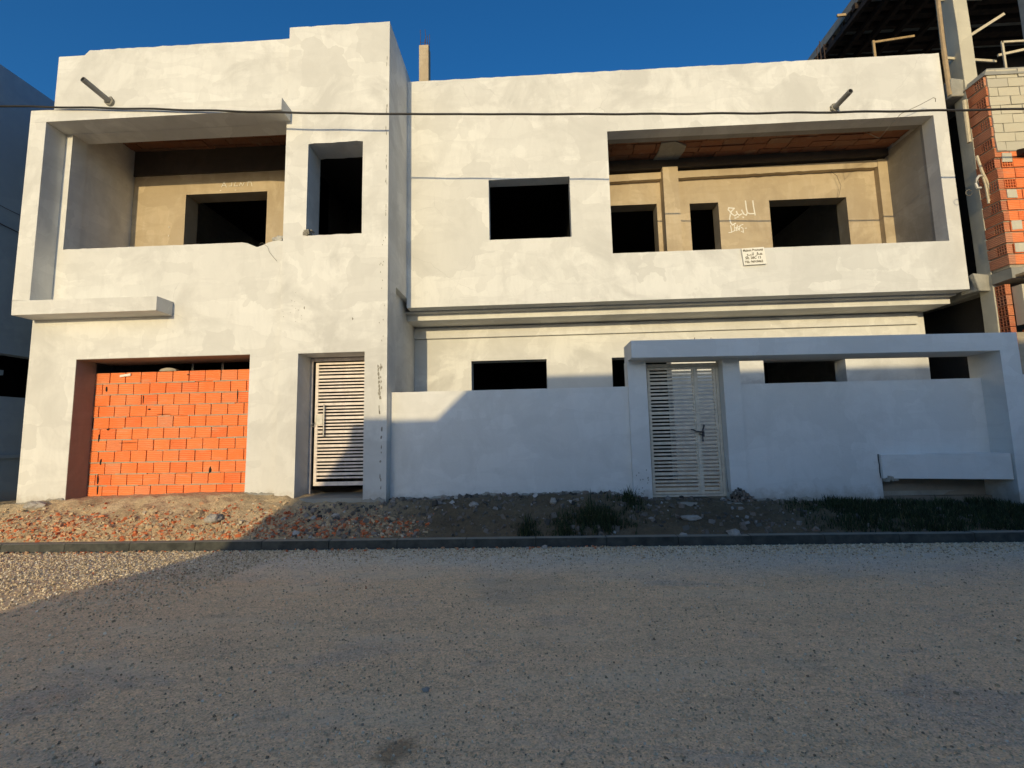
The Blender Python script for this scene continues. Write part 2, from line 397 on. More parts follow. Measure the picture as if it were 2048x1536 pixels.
# stair tower
def rag_tower(u, v, k):
    if abs(v - 9.53) < 1e-4: return 0, .012 * nz(u * 7, 31) + .01 * nz(u * 19, 4)
    if abs(v - 7.10) < 1e-4 and -4.0 < u < -3.1: return 0, .022 * nz(u * 12, 41) + .012
    if abs(v - 5.31) < 1e-4 and -4.0 < u < -3.1: return 0, .014 * nz(u * 9, 51)
    return 0, 0
mb = MB()
mb.wall('y', -4.5, -2.54, .2, 9.53, T, T + .5, holes=[(-4.15, -2.945, 0, 3.12), (-4.07, -3.03, 5.31, 7.10)], step=.12, rag=rag_tower, wob=.005)
mb.build('tower_front_wall', 'white', H)
mb = MB()
mb.wall('x', T + .5, 12, 4.45, 9.53, -2.75, -2.541, step=.3, wob=.004)
mb.wall('x', T + .5, 12, .2, 4.45, -2.9, -2.66, step=.3, wob=.004)
mb.wall('x', T + .5, 12, 8.3, 9.53, -4.5, -4.3, step=.4)
mb.wall('y', -4.3, -2.75, 8.3, 9.53, 11.8, 12, step=.4)
mb.build('tower_side_wall', 'white', H)
# upper right block
mb = MB()
def rag_block(u, v, k):
    if abs(v - 9.31) < 1e-4: return 0, .016 * nz(u * 5, 61) + .010 * nz(u * 16, 8) - .03 * max(0, nz(u * 4.3, 14) - .35)
    if abs(v - 5.25) < 1e-4 and 1.8 < u < 8.3: return 0, .006 * nz(u * 8, 71)
    if abs(v - 5.64) < 1e-4 and -.7 < u < .85: return 0, .012 * nz(u * 8, 81)
    return 0, 0
mb.wall('y', -2.54, 8.65, 4.25, 9.31, B, B + .29, holes=[(-.80, .905, 5.64, 6.96), (1.73, 8.38, 5.25, 7.93)], step=.12, rag=rag_block, wob=.006)
mb.wall('x', B + .29, 18, 4.25, 9.1, 8.42, 8.65, step=1)
mb.build('upper_wall', 'white', H)
# stepped eaves between the floors
mb = MB(); mb.box(-2.66, 8.65, 9.72, 10.0, 4.085, 4.245); mb.box(-2.66, 8.65, B + .292, 9.72, 4.22, 4.246)
mb.build('eaves_beam', 'white', H, bevel=.004)
mb = MB(); mb.box(-2.66, 8.47, 10.33, RW, 3.815, 4.06); mb.build('string_course', 'white', H, bevel=.004)
# soffit between beam and wall
mb = MB(); mb.box(-2.66, 8.65, 10.0, 10.7, 4.086, 4.24); mb.build('soffit', 'white', H)
# ground floor wall
mb = MB()
mb.wall('y', -2.66, 8.65, .2, 4.085, RW, RW + .37, holes=[(-1.36, .35, 1.55, 3.28), (1.81, 3.12, 0, 3.27), (5.13, 6.89, 1.5, 3.11)], step=.3, wob=.005)
mb.wall('x', RW + .37, 18, .2, 4.24, 8.40, 8.65, step=1)
mb.build('ground_floor_wall', 'white', H)
# interior shells (dark bare rooms)
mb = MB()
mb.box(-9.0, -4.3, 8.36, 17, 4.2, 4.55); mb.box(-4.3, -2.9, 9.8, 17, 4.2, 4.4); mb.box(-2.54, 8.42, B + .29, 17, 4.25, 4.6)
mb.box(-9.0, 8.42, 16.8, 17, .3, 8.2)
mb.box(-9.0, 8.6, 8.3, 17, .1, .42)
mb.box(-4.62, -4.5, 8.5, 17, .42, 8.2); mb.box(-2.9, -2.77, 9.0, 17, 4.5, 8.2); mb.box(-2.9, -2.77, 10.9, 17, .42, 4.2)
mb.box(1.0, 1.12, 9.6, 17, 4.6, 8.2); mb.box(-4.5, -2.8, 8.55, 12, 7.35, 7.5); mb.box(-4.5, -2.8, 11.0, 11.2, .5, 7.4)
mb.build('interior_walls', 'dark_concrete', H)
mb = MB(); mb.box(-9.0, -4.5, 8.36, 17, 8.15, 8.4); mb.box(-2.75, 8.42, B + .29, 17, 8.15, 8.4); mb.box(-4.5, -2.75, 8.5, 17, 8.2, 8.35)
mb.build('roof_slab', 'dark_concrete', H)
# concrete edge beams visible from below
mb = MB()
mb.box(1.16, 8.385, B + .292, 9.72, 7.94, 8.02)
pts = [(3.03, 9.86), (3.2, 9.84), (3.34, 9.83), (3.62, 10.0), (3.64, 10.2), (3.57, 10.66), (3.08, 10.68), (3.0, 10.66), (3.05, 10.2)]
mb.build('edge_beam', 'grey_render', H)
def blocks(x0, x1, y0, y1, z, name):
    mb = MB(); yy = y0
    while yy < y1 - .02:
        xx = x0 - random.uniform(0, .3)
        while xx < x1:
            a, b_ = max(xx, x0), min(xx + .49, x1)
            if b_ - a > .02: mb.box(a, b_ - .008, yy, min(yy + .19, y1) - .008, z + random.uniform(-.012, .012), z + .11, .004)
            xx += .5
        yy += .2
    return mb.build(name, 'ceiling_brick', H)
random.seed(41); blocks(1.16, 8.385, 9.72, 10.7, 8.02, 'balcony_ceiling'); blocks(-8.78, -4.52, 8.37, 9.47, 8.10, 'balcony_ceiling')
mb = MB(); mb.wall('y', 1.16, 8.385, 7.80, 8.01, 10.50, 10.695, step=.2, wob=.01, rag=lambda u, v, k: (0, (u - 5) * .012 + .01 * nz(u * 6) if v < 7.9 else 0)); mb.build('shade_band', 'shade_concrete', H)  # dark band added for the lintel's shade on the back wall
mb = MB(); mb.wall('y', -8.78, -4.52, 7.52, 8.10, 9.44, 9.468, step=.2, rag=lambda u, v, k: (0, .006 * nz(u * 6) if v < 7.9 else 0)); mb.build('shade_band', 'shade_concrete', H)  # added dark band, ends about where the lintel's shadow stops
mb = MB(); mb.prism([(a, b, 7.985) for a, b in pts], (0, 0, .033)); mb.build('ceiling_plaster_patch', 'concrete', H)
# left balcony back wall
mb = MB()
mb.wall('y', -8.97, -4.5, 4.55, 8.12, 9.47, 9.85, holes=[(-7.56, -5.71, 5.35, 7.05)], step=.2, wob=.008)
mb.build('balcony_back_wall', 'ochre', H)
mb = MB(); mb.wall('x', 8.36, 9.47, 4.55, 8.12, -8.97, -8.78, step=.3); mb.build('balcony_side_wall', 'white', H)
mb = MB(); mb.wall('x', 8.5, 9.47, 4.55, 8.12, -4.52, -4.5, step=.3); mb.build('balcony_side_wall', 'grey_render', H)
# right balcony back wall with pilasters and ragged top beam
mb = MB()
mb.wall('y', 1.12, 8.42, 4.6, 8.12, 10.7, 11.05, holes=[(1.35, 3.09, 4.85, 7.0), (3.86, 4.53, 4.85, 6.97), (5.71, 7.48, 4.85, 6.97)], step=.2, wob=.008)
mb.build('balcony_back_wall', 'ochre', H)
mb = MB()
def rag_beam(u, v, k):
    if abs(v - 7.57) < 1e-4: return 0, .014 * nz(u * 7, 3) + .010 * nz(u * 21, 5) + (u - 5) * .012
    return 0, (u - 5) * .012 if v < 7.9 else 0
mb.wall('y', 1.12, 8.17, 7.57, 7.74, 10.57, 10.7, step=.1, rag=rag_beam)
mb.build('wall_beam', 'ochre', H)
mb = MB(); mb.wall('y', 3.19, 3.54, 4.6, 7.76, 10.42, 10.7, step=.3, wob=.01); mb.build('pilaster', 'ochre', H)
mb = MB(); mb.wall('y', 8.17, 8.42, 4.6, 7.79, 10.56, 10.7, step=.3, wob=.01)
mb.build('pilaster', 'ochre', H)
mb = MB(); mb.wall('x', B + .292, 10.7, 4.6, 7.95, 8.385, 8.42, step=.3); mb.build('balcony_side_wall', 'grey_render', H)
mb = MB(); mb.wall('x', B + .292, 10.7, 4.6, 7.95, 1.12, 1.16, step=.3)
mb.build('balcony_side_wall', 'grey_render', H)
# stub column on the roof with starter bars
mb = MB(); mb.box(-2.96, -2.69, 12, 12.27, 8.4, 12.7); cst = mb.build('roof_column', 'ochre', H, bevel=.006)
mb = MB()
for dx, dy, h in ((.03, .03, 13.2), (.10, .24, 13.1), (.17, .05, 13.22), (.24, .24, 13.25), (.23, .03, 13.0)):
    mb.tube([(-2.96 + dx, 12 + dy, 12.7), (-2.96 + dx + .01, 12 + dy, 13.0), (-2.96 + dx + .02 * random.uniform(-1, 1), 12 + dy, h)], .008, 5)
mb.tube([(-2.93, 12.03, 12.8), (-2.72, 12.03, 12.8), (-2.72, 12.24, 12.82), (-2.93, 12.24, 12.8), (-2.93, 12.03, 12.8)], .005, 4)
mb.build('rebar', 'rust', cst)
# rain spouts
for i, (px, py, pz, tx, ty, tz) in enumerate(((-8.05, 8.06, 8.20, -8.12, 7.54, 8.28), (6.42, 9.28, 8.19, 6.45, 8.80, 8.21))):
    mb = MB(); mb.hollow((px, py, pz), (tx, ty, tz), .052, .008)
    sp = mb.build('rain_spout', 'pipe', H, smooth=False)
    mb = MB(); d = py - .01
    for k in range(14):
        a = k * .45; rr = .055 + .02 * random.random(); mb.box(px + rr * math.cos(a) - .02, px + rr * math.cos(a) + .02, d - .045, d, pz + rr * math.sin(a) - .02, pz + rr * math.sin(a) + .02, .006)
    mb.build('mortar_collar', 'chip', sp)
# garage infill of hollow bricks
mb = MB(); random.seed(11)
z = .60; row = 0; offs = [0, .17, .02, .19, .03, .2, .06, .14, .04, .17, .0]
CH = .2135
mb2 = MB()
while row < 11:
    x = -8.34 - .32 + offs[row % 11] + .02 * random.uniform(-1, 1)
    tilt = .004 * random.uniform(-1, 1)
    while x < -5.0:
        w = .3 + random.uniform(-.008, .008); a, b_ = max(x, -8.335 + .02 * random.random()), min(x + w, -5.062)
        if b_ - a > .03:
            dy = random.uniform(-.003, .003); dz = random.uniform(-.003, .003)
            zz = z + row * CH + (row / 11) * (-.01) + dz; g_ = random.uniform(.004, .007) if random.random() < .6 else .001
            if not (row == 4 and -7.98 < a < -7.85): pass
            mb.hexa([(a, 8.45 + dy, zz + .003), (b_ - g_, 8.45 + dy + random.uniform(-.002, .002), zz + .003), (b_ - g_, 8.64, zz + .003), (a, 8.64, zz + .003),
                     (a, 8.45 + dy, zz + CH - .008 + tilt), (b_ - g_, 8.45 + dy, zz + CH - .008 + tilt), (b_ - g_, 8.64, zz + CH - .008), (a, 8.64, zz + CH - .008)])
        x += w + .012
    row += 1
inf = mb.build('garage_brick_infill', 'brick', H, bevel=.003)
mb = MB(); mb.wall('y', -8.33, -5.06, .3, .6 + 11 * CH - .03, 8.475, 8.635, step=.2); mb.build('mortar_backing', 'mortar', inf)
mb = MB()
for r_ in range(1, 11):
    zz = .6 + r_ * CH - .001 * r_; xx = -8.33
    while xx < -5.07:
        L = random.uniform(.12, .5); e = min(xx + L, -5.065)
        if random.random() < .8: mb.box(xx, e, 8.448 + random.uniform(-.004, .004), 8.5, zz - .009 - random.uniform(0, .006), zz + .007 + random.uniform(0, .006), .0015)
        xx = e + .001
mb.build('mortar_bed', 'mortar', inf)
mb = MB(); mb.box(-8.331, -8.326, W + .004, 8.45, .3, 3.136); mb.box(-8.326, -5.062, W + .004, 8.8, 3.133, 3.138); mb.build('garage_jamb_lining', 'brown_render', H)
# gaps knocked in the infill, seen as dark slots
mb = MB(); random.seed(5)
for (cx, cz, w, h) in ((-8.09, 2.62, .03, .10), (-8.17, 1.70, .022, .17), (-8.1, 1.25, .03, .12), (-8.13, .93, .03, .17), (-8.12, .73, .026, .19), (-7.22, 2.22, .06, .03), (-8.0, 1.86, .06, .035), (-6.95, 2.12, .31, .010), (-7.6, 1.60, .33, .012), (-5.98, 1.07, .05, .12), (-5.52, 2.48, .018, .19), (-6.5, 2.86, .04, .02), (-7.35, 2.42, .012, .16)):
    pts = []
    for k in range(9):
        a = k * 2 * math.pi / 9; rr = random.uniform(.75, 1.15)
        pts.append((cx + w / 2 * rr * math.cos(a), 8.4395, cz + h / 2 * rr * math.sin(a)))
    mb.prism(pts, (0, .03, 0))
mb.build('missing_mortar', 'black', inf)
mb = MB(); mb.hexa([(-7.83, 8.425, 2.845), (-7.62, 8.425, 2.865), (-7.62, 8.44, 2.865), (-7.83, 8.44, 2.845), (-7.83, 8.425, 2.885), (-7.62, 8.425, 2.915), (-7.62, 8.44, 2.915), (-7.83, 8.44, 2.885)])
mb.build('paint_mark', 'chalk', inf)
mb = MB()
for k in range(10):
    a0, a1 = math.pi * k / 10, math.pi * (k + 1) / 10
    mb.hexa([(-6.95 + .17 * math.cos(a0), 8.5, 2.95), (-6.95 + .17 * math.cos(a1), 8.5, 2.95), (-6.95 + .17 * math.cos(a1), 8.6, 2.95), (-6.95 + .17 * math.cos(a0), 8.6, 2.95),
             (-6.95 + .17 * math.cos(a0), 8.5, 2.952 + .06 * math.sin(a0)), (-6.95 + .17 * math.cos(a1), 8.5, 2.952 + .06 * math.sin(a1)), (-6.95 + .17 * math.cos(a1), 8.6, 2.952 + .06 * math.sin(a1)), (-6.95 + .17 * math.cos(a0), 8.6, 2.952 + .06 * math.sin(a0))])
mb.build('mortar_lump', 'concrete', inf)
for px in (-6.82, -6.2):
    mb = MB(); mb.box(px - .04, px, 9.0, 9.05, 2.4, 4.1); mb.build('garage_door_post', 'bare_steel', H)
# slatted steel gate leaf builder
def slats(mb, x0, x1, z0, z1, y, t=.022, gap=.031, thin=.029, thick=.046):
    z = z1; k = 0
    while z > z0 + .02:
        z -= gap
        h = thick if k % 4 == 3 else thin
        if z - h < z0: break
        mb.box(x0, x1, y, y + t, z - h, z); z -= h; k += 1
mb = MB(); gy = 8.50
mb.box(-4.145, -4.11, gy - .012, gy + .04, .50, 3.11); mb.box(-4.11, -2.95, gy + .0, gy + .04, 3.05, 3.11)
ent = mb.build('gate_frame', 'gate_cream', H, bevel=.002)
mb = MB(); mb.box(-4.055, -4.0, gy - .004, gy + .035, .74, 3.02); mb.box(-4.0, -2.9, gy + .001, gy + .034, 2.985, 3.02); mb.box(-4.0, -2.9, gy + .001, gy + .034, .74, .81)
slats(mb, -4.0, -2.9, .81, 2.985, gy + .004)
leaf = mb.build('entrance_gate', 'gate_cream', H)
tag(leaf, 'cream slatted entrance gate with long pull handle')
mb = MB(); mb.tube([(-3.86, gy - .055, 1.64), (-3.86, gy - .055, 2.23)], .016, 10)
for z in (1.72, 2.15): mb.tube([(-3.86, gy - .05, z), (-3.86, gy + .005, z)], .008, 6)
mb.build('pull_handle', 'bare_steel', leaf)
mb = MB(); mb.box(-4.035, -3.90, gy - .016, gy - .005, 1.86, 2.04)
for a in (-4.02, -3.915):
    for z in (1.88, 1.95, 2.02): mb.tube([(a, gy - .02, z), (a, gy - .01, z)], .009, 6)
mb.build('lock_plate', 'bare_steel', leaf)
mb = MB(); mb.tube([(-4.07, gy - .03, 1.88), (-4.09, gy - .045, 1.86), (-4.12, gy - .04, 1.84), (-4.05, gy - .03, 1.82), (-4.04, gy - .03, 1.90)], .010, 6); mb.build('padlock', 'bare_steel', leaf)
mb = MB()
mb.hexa([(-4.2, 7.98, .40), (-2.9, 7.98, .40), (-2.9, 8.9, .40), (-4.2, 8.9, .40), (-4.15, 8.02, .575), (-2.95, 8.02, .57), (-2.95, 8.9, .57), (-4.15, 8.9, .575)]); mb.build('door_sill', 'concrete', H, bevel=.01)
# graffiti "for sale" on the balcony back wall
mb = MB(); gz = 10.694; random.seed(3)
S = [[(5.332, 6.967), (5.336, 6.829), (5.348, 6.706), (5.359, 6.618)], [(5.344, 6.653), (5.237, 6.653), (5.182, 6.683), (5.168, 6.791), (5.161, 6.975)], [(5.181, 6.675), (5.156, 6.623), (5.107, 6.64), (5.076, 6.703), (5.058, 6.749)],
     [(5.054, 6.658), (4.992, 6.627), (4.951, 6.662), (4.934, 6.724)], [(4.929, 6.648), (4.891, 6.619), (4.836, 6.652), (4.789, 6.7), (4.89, 6.803), (4.762, 6.821), (4.744, 6.771), (4.797, 6.715), (4.823, 6.668)],
     [(4.786, 6.654), (4.764, 6.548), (4.779, 6.456), (4.817, 6.393), (4.892, 6.433)], [(5.071, 6.581), (5.084, 6.565)], [(4.887, 6.561), (4.916, 6.566)], [(4.946, 6.583), (4.969, 6.588)]]
for s_ in S: mb.stroke(s_, .028, gz)
for s_ in [[(4.718, 6.207), (4.791, 6.219), (4.774, 6.38)], [(4.791, 6.227), (4.865, 6.254), (4.86, 6.391)], [(4.893, 6.253), (4.931, 6.388)], [(4.964, 6.25), (4.987, 6.371), (5.061, 6.398)], [(5.006, 6.233), (5.06, 6.198), (5.054, 6.307), (5.012, 6.324)], [(5.104, 6.302), (5.139, 6.303)], [(4.9, 6.25), (4.98, 6.3), (4.88, 6.32), (5.0, 6.36)]]: mb.stroke(s_, .018, gz)
mb.build('graffiti', 'chalk', H)
mb = MB()
for s_ in [[(-6.75, 7.19), (-6.70, 7.30), (-6.64, 7.18)], [(-6.72, 7.22), (-6.66, 7.22)], [(-6.58, 7.2), (-6.52, 7.2), (-6.52, 7.28)], [(-6.44, 7.28), (-6.46, 7.2), (-6.38, 7.2)], [(-6.34, 7.2), (-6.32, 7.27), (-6.27, 7.2), (-6.24, 7.27)], [(-6.16, 7.19), (-6.15, 7.28), (-6.08, 7.27), (-6.06, 7.18)], [(-6.78, 7.11), (-6.76, 7.105)], [(-6.44, 7.1), (-6.42, 7.105)], [(-7.9, 6.3), (-7.9, 6.32)], [(-7.9, 6.1), (-7.9, 6.125)]]: mb.stroke(s_, .014, 9.463)
mb.build('graffiti', 'chalk', H)
# chipped render showing grey cement
mb = MB(); random.seed(21)
def chip(x, z, w, h, y):
    n = random.randint(6, 9); pts = []
    for k in range(n):
        a = 2 * math.pi * k / n; rr = random.uniform(.5, 1.2); pts.append((x + w * rr * math.cos(a), y, z + h * rr * math.sin(a)))
    mb.prism(pts, (0, -.003, 0))
def wy(x, z): return T + .005 * noise.noise(Vector((x * .9, z * .9, 0)))
for k in range(16): chip(-2.66 + random.gauss(0, .02), random.uniform(2.0, 2.9), .012, random.uniform(.02, .05), wy(-2.66, 2.5) - .001)
for k in range(9): chip(-2.70 + .3 * (k / 60), 2.85 - k * .07, .018, .04, wy(-2.66, 2.5) - .002)
for k in range(12): chip(-2.63 + random.gauss(0, .01), random.uniform(.7, 1.8), .012, random.uniform(.015, .05), wy(-2.66, 1.2) - .001)
for k in range(22): chip(-2.585 + random.gauss(0, .008), random.uniform(5.2, 8.9), .006, random.uniform(.015, .06), wy(-2.6, 7) - .001)
for k in range(14): chip(-2.64 + random.gauss(0, .02), random.uniform(3.3, 5.3), .007, random.uniform(.01, .02), wy(-2.64, 4) - .001)
chip(-4.06, 3.95, .014, .04, wy(-4, 4) - .001); chip(-3.17, 3.72, .014, .03, wy(-3.2, 3.7) - .001)
for k in range(14): chip(-4.25 + random.gauss(0, .09), 3.95 + random.gauss(0, .16), .005, .008, wy(-4.2, 4) - .001)
mb.build('render_chips', 'chip', H)
# broken window corner and torn sack at the balcony edge
mb = MB(); random.seed(2)
for k in range(12): mb.box(*(lambda cx, cz, r: (cx - r, cx + r, T - .012, T + .1, cz - r, cz + r))(-4.09 + random.uniform(0, .13), 5.35 + random.uniform(-.03, .06), random.uniform(.012, .03)), .01)
mb.build('broken_sill_corner', 'chip', H)

# ------------------------------------------------------------------ GARDEN WALL with gate surround
G = thing('garden_wall', 'white garden wall with projecting gate arch, standing in shade before the ground floor', 'garden wall', (2.5, 8.23, .4))
mb = MB(); mb.wall('y', -2.66, 1.69, .2, 2.40, 8.23, 8.40, step=.15, rag=lambda u, v, k: (0, .006 * nz(u * 5, 91)) if v > 2.39 else (0, 0), wob=.004); mb.build('wall_panel', 'garden', G)
mb = MB(); mb.wall('y', 3.62, 7.67, .2, 2.39, 8.23, 8.40, holes=[(5.86, 7.67, 0, .74)], step=.15, rag=lambda u, v, k: (0, .006 * nz(u * 5, 95)) if v > 2.38 else (0, 0), wob=.004); mb.build('wall_panel', 'garden', G)
mb = MB(); mb.wall('y', 5.86, 7.67, .1, .74, 8.40, 8.55, step=.2, wob=.02); mb.build('wall_footing', 'brown_render', G)
mb = MB(); mb.wall('y', 1.69, 2.01, .2, 2.845, 8.17, 8.46, step=.3, wob=.003); mb.build('gate_pier', 'garden', G)
mb = MB(); mb.wall('y', 3.33, 3.62, .2, 2.845, 8.17, 8.46, step=.3, wob=.003); mb.build('gate_pier', 'garden', G)
mb = MB(); mb.wall('y', 1.70, 7.97, 2.845, 3.145, 7.85, 8.46, step=.25, wob=.004, rag=lambda u, v, k: (0, -(u - 1.7) * .008)); mb.build('arch_beam', 'garden', G, bevel=.006)
mb = MB(); mb.wall('y', 7.67, 7.97, .1, 2.80, 7.85, 8.43, step=.3, wob=.004); mb.build('arch_leg', 'garden', G)
mb = MB()
mb.hexa([(5.84, 8.17, .735), (7.66, 7.89, .715), (7.66, 8.23, .715), (5.84, 8.24, .735), (5.84, 8.17, 1.135), (7.66, 7.89, 1.135), (7.66, 8.23, 1.135), (5.84, 8.24, 1.135)])
mb.build('planter_box', 'garden', G, bevel=.006)
mb = MB(); random.seed(9)
for k in range(9): mb.box(*(lambda cx, cz, r: (cx - r, cx + r, 8.15, 8.24, cz - r, cz + r))(5.88 + random.uniform(0, .2), .72 + random.uniform(-.02, .03), random.uniform(.02, .035)), .012)
mb.build('broken_plaster', 'concrete', G)
mb = MB(); mb.tube([(5.83, 8.222, 1.14), (5.828, 8.224, 1.05), (5.835, 8.224, .95), (5.83, 8.224, .84), (5.84, 8.222, .74)], .007, 5); mb.build('crack', 'steel', G)
mb = MB(); mb.tube([(7.69, 8.222, 2.22), (7.70, 8.222, 2.05), (7.69, 8.222, 1.9), (7.71, 8.222, 1.72), (7.70, 8.222, 1.5)], .005, 5); mb.build('crack', 'chip', G)
mb = MB()
for k in range(14): chip(random.uniform(1.75, 1.98), random.uniform(.55, 1.0), .010, .014, 8.166)
mb.build('render_chips', 'chip', G)
mb = MB(); gz0, gz1, gy = .46, 2.80, 8.36
mb.box(2.015, 2.065, gy, gy + .05, gz0, gz1); mb.box(3.275, 3.325, gy, gy + .05, gz0, gz1); mb.box(2.065, 3.275, gy, gy + .05, gz1 - .06, gz1); mb.box(2.065, 3.275, gy + .001, gy + .05, gz0, gz0 + .035)
mb.build('gate_frame', 'gate_grey', G, bevel=.002)
def leafy(x0, x1, lab):
    mb = MB(); a, b_ = gz0 + .045, gz1 - .065
    mb.box(x0, x0 + .045, gy + .004, gy + .044, a, b_); mb.box(x1 - .045, x1, gy + .004, gy + .044, a, b_)
    mb.box(x0 + .045, x1 - .045, gy + .006, gy + .042, b_ - .04, b_); mb.box(x0 + .045, x1 - .045, gy + .006, gy + .042, a, a + .04)
    slats(mb, x0 + .045, x1 - .045, a + .04, b_ - .04, gy + .012, gap=.030, thin=.032, thick=.050)
    o = mb.build('gate_leaf', 'gate_grey', G); tag(o, lab); return o
lf1 = leafy(2.07, 2.905, 'wider left leaf of the slatted garden gate'); lf2 = leafy(2.912, 3.27, 'narrow right leaf of the slatted garden gate')
mb = MB(); mb.box(2.885, 2.935, gy - .012, gy + .003, gz0 + .05, gz1 - .07); mb.build('meeting_stile', 'gate_grey', lf1)
mb = MB()
mb.tube([(2.98, gy - .045, 1.575), (2.93, gy - .055, 1.575), (2.86, gy - .05, 1.585), (2.81, gy - .045, 1.615), (2.77, gy - .04, 1.62)], .012, 8)
mb.tube([(2.98, gy - .03, 1.49), (2.98, gy - .03, 1.60)], .022, 8)
mb.tube([(2.97, gy - .04, 1.60), (2.985, gy - .05, 1.65), (3.0, gy - .05, 1.70)], .010, 8, .016)
mb.tube([(2.965, gy - .04, 1.50), (2.965, gy - .04, 1.45), (2.965, gy - .04, 1.41)], .008, 8, .017)
mb.tube([(2.97, gy - .04, 1.53), (2.90, gy - .045, 1.54)], .009, 6)
mb.build('latch', 'steel', lf2)
mb = MB(); mb.tube([(3.345, 8.34, 2.78), (3.35, 8.33, 2.2), (3.34, 8.33, 1.5), (3.335, 8.32, .9), (3.33, 8.30, .55), (3.40, 8.15, .5)], .008, 6)
tag(mb.build('cable', 'cable', None, origin=(3.34, 8.3, .5)), 'thin dark cable running down the right pier of the garden gate', 'cable')
mb = MB(); mb.hexa([(1.95, 7.75, .25), (3.5, 7.75, .22), (3.5, 10.4, .22), (1.95, 10.4, .25), (2.0, 7.95, .44), (3.4, 7.95, .40), (3.4, 10.38, .45), (2.0, 10.38, .46)]); mb.build('gate_step', 'concrete', G, bevel=.01)
# stubs of rebar behind the arch
mb = MB()
for px in (2.96, 3.06, 3.25, 3.28): mb.tube([(px, 8.4, 3.14), (px + .005, 8.4, 3.14 + random.uniform(.10, .22))], .006, 5)
mb.build('rebar', 'rust', G)
mb = MB(); mb.box(-2.65, 8.38, 8.41, 10.39, .2, .5); tag(mb.build('courtyard_floor', 'concrete'), kind='structure')

# ------------------------------------------------------------------ signs, wires, loose bits
sg = thing('sale_sign', 'small white handwritten house sale board hung on the right balcony parapet', 'sign', (4.53, 9.24, 4.88))
mb = MB(); mb.hexa([(4.33, 9.225, 4.885), (4.775, 9.225, 4.90), (4.775, 9.25, 4.90), (4.33, 9.25, 4.885), (4.30, 9.225, 5.235), (4.745, 9.225, 5.25), (4.745, 9.25, 5.25), (4.30, 9.25, 5.235)]); mb.build('board', 'board', sg)
def text_mesh(body, x, z, size, y, rot=.03, sx=1):
    cu = bpy.data.curves.new('t', 'FONT'); cu.body = body; cu.size = size; cu.extrude = .0015; cu.offset = .0012
    o = bpy.data.objects.new('t', cu); col.objects.link(o); bpy.context.view_layer.update()
    me = bpy.data.meshes.new_from_object(o.evaluated_get(bpy.context.evaluated_depsgraph_get()))
    bpy.data.objects.remove(o)
    me.transform(Matrix.Translation((x, y, z)) @ Matrix.Rotation(-rot, 4, 'Y') @ Matrix.Rotation(R(90), 4, 'X') @ Matrix.Diagonal((sx, 1, 1, 1)))
    return me
bmt = bmesh.new()
for body, x, z, sz, sx in (('Maison Promoté', 4.325, 5.165, .068, .86), ('50. 28C 13', 4.36, 5.005, .070, 1.0), ('TEL: 96918462', 4.345, 4.925, .066, .90)):
    bmt.from_mesh(text_mesh(body, x, z, sz, 9.222, sx=sx))
mb = MB(); mb.bm.free(); mb.bm = bmt
for s_ in [[(4.69, 5.12), (4.69, 5.10), (4.66, 5.10), (4.66, 5.12), (4.69, 5.12)], [(4.70, 5.095), (4.64, 5.095), (4.63, 5.11), (4.62, 5.095), (4.61, 5.14)], [(4.60, 5.14), (4.60, 5.085), (4.57, 5.075)], [(4.53, 5.14), (4.525, 5.09), (4.50, 5.09), (4.505, 5.14)], [(4.50, 5.09), (4.47, 5.085), (4.465, 5.10), (4.45, 5.085), (4.43, 5.085)], [(4.42, 5.11), (4.40, 5.11), (4.42, 5.085), (4.39, 5.06), (4.41, 5.05)]]: mb.stroke(s_, .009, 9.223, .002)
mb.build('handwriting', 'ink', sg)
mb = MB(); pts = []
CP = [(-14, 8.22), (-9.78, 7.898), (-6.86, 7.678), (-4.42, 7.475), (-2.42, 7.337), (-.22, 7.213), (2.17, 7.087), (3.87, 7.008), (5.54, 6.94), (8.36, 6.839), (14.1, 6.7)]

for i in range(141):
    x = -14 + .2 * i
    for (xa, za), (xb, zb) in zip(CP, CP[1:]):
        if xa <= x <= xb + 1e-6: z = za + (zb - za) * (x - xa) / (xb - xa); break
    pts.append((x, 7.62 + .004 * math.sin(i), z + .004 * math.sin(i * 1.1)))
mb.tube(pts, .018, 6)
tag(mb.build('overhead_cable', 'cable', smooth=True, origin=(0, 7.62, 7)), 'thick black overhead cable crossing the whole house front just below the parapet', 'cable')
def wire(name, pts, r, mat, label, cat='wire', n=5):
    mb = MB(); mb.tube(pts, r, n); return tag(mb.build(name, mat, smooth=True, origin=pts[0]), label, cat)
wire('bent_wire', [(7.38, 9.9, 8.1), (7.40, 9.45, 7.6), (7.52, 9.2, 7.78), (7.60, 9.1, 7.88), (7.95, 9.05, 8.02), (8.2, 9.02, 8.14), (8.24, 9.02, 8.12), (8.23, 9.02, 8.05)], .006, 'galv_wire', 'thin bent steel wire sticking out over the right end of the right balcony')
wire('loose_wire', [(7.15, 10.66, 7.62), (7.25, 10.6, 7.45), (7.32, 10.6, 7.2), (7.27, 10.62, 7.0), (7.24, 10.66, 6.9)], .005, 'galv_wire', 'thin loop of wire hanging above the rightmost balcony window')
wire('hanging_wire', [(-5.08, 8.3, 5.22), (-5.06, 8.2, 5.27), (-4.98, 8.15, 5.28), (-4.9, 8.03, 5.22), (-4.80, 8.03, 5.14), (-4.76, 8.03, 5.03), (-4.62, 8.035, 4.86)], .003, 'galv_wire', 'thin wire dangling over the broken parapet corner of the left balcony')
wire('side_cable', [(-10.17, 6.5, 6.1), (-10.17, 8.2, 5.85), (-10.17, 9.2, 5.75), (-10.17, 13, 5.6)], .010, 'cable', 'lower of two thin cables along the neighbour building at the left edge', 'cable')
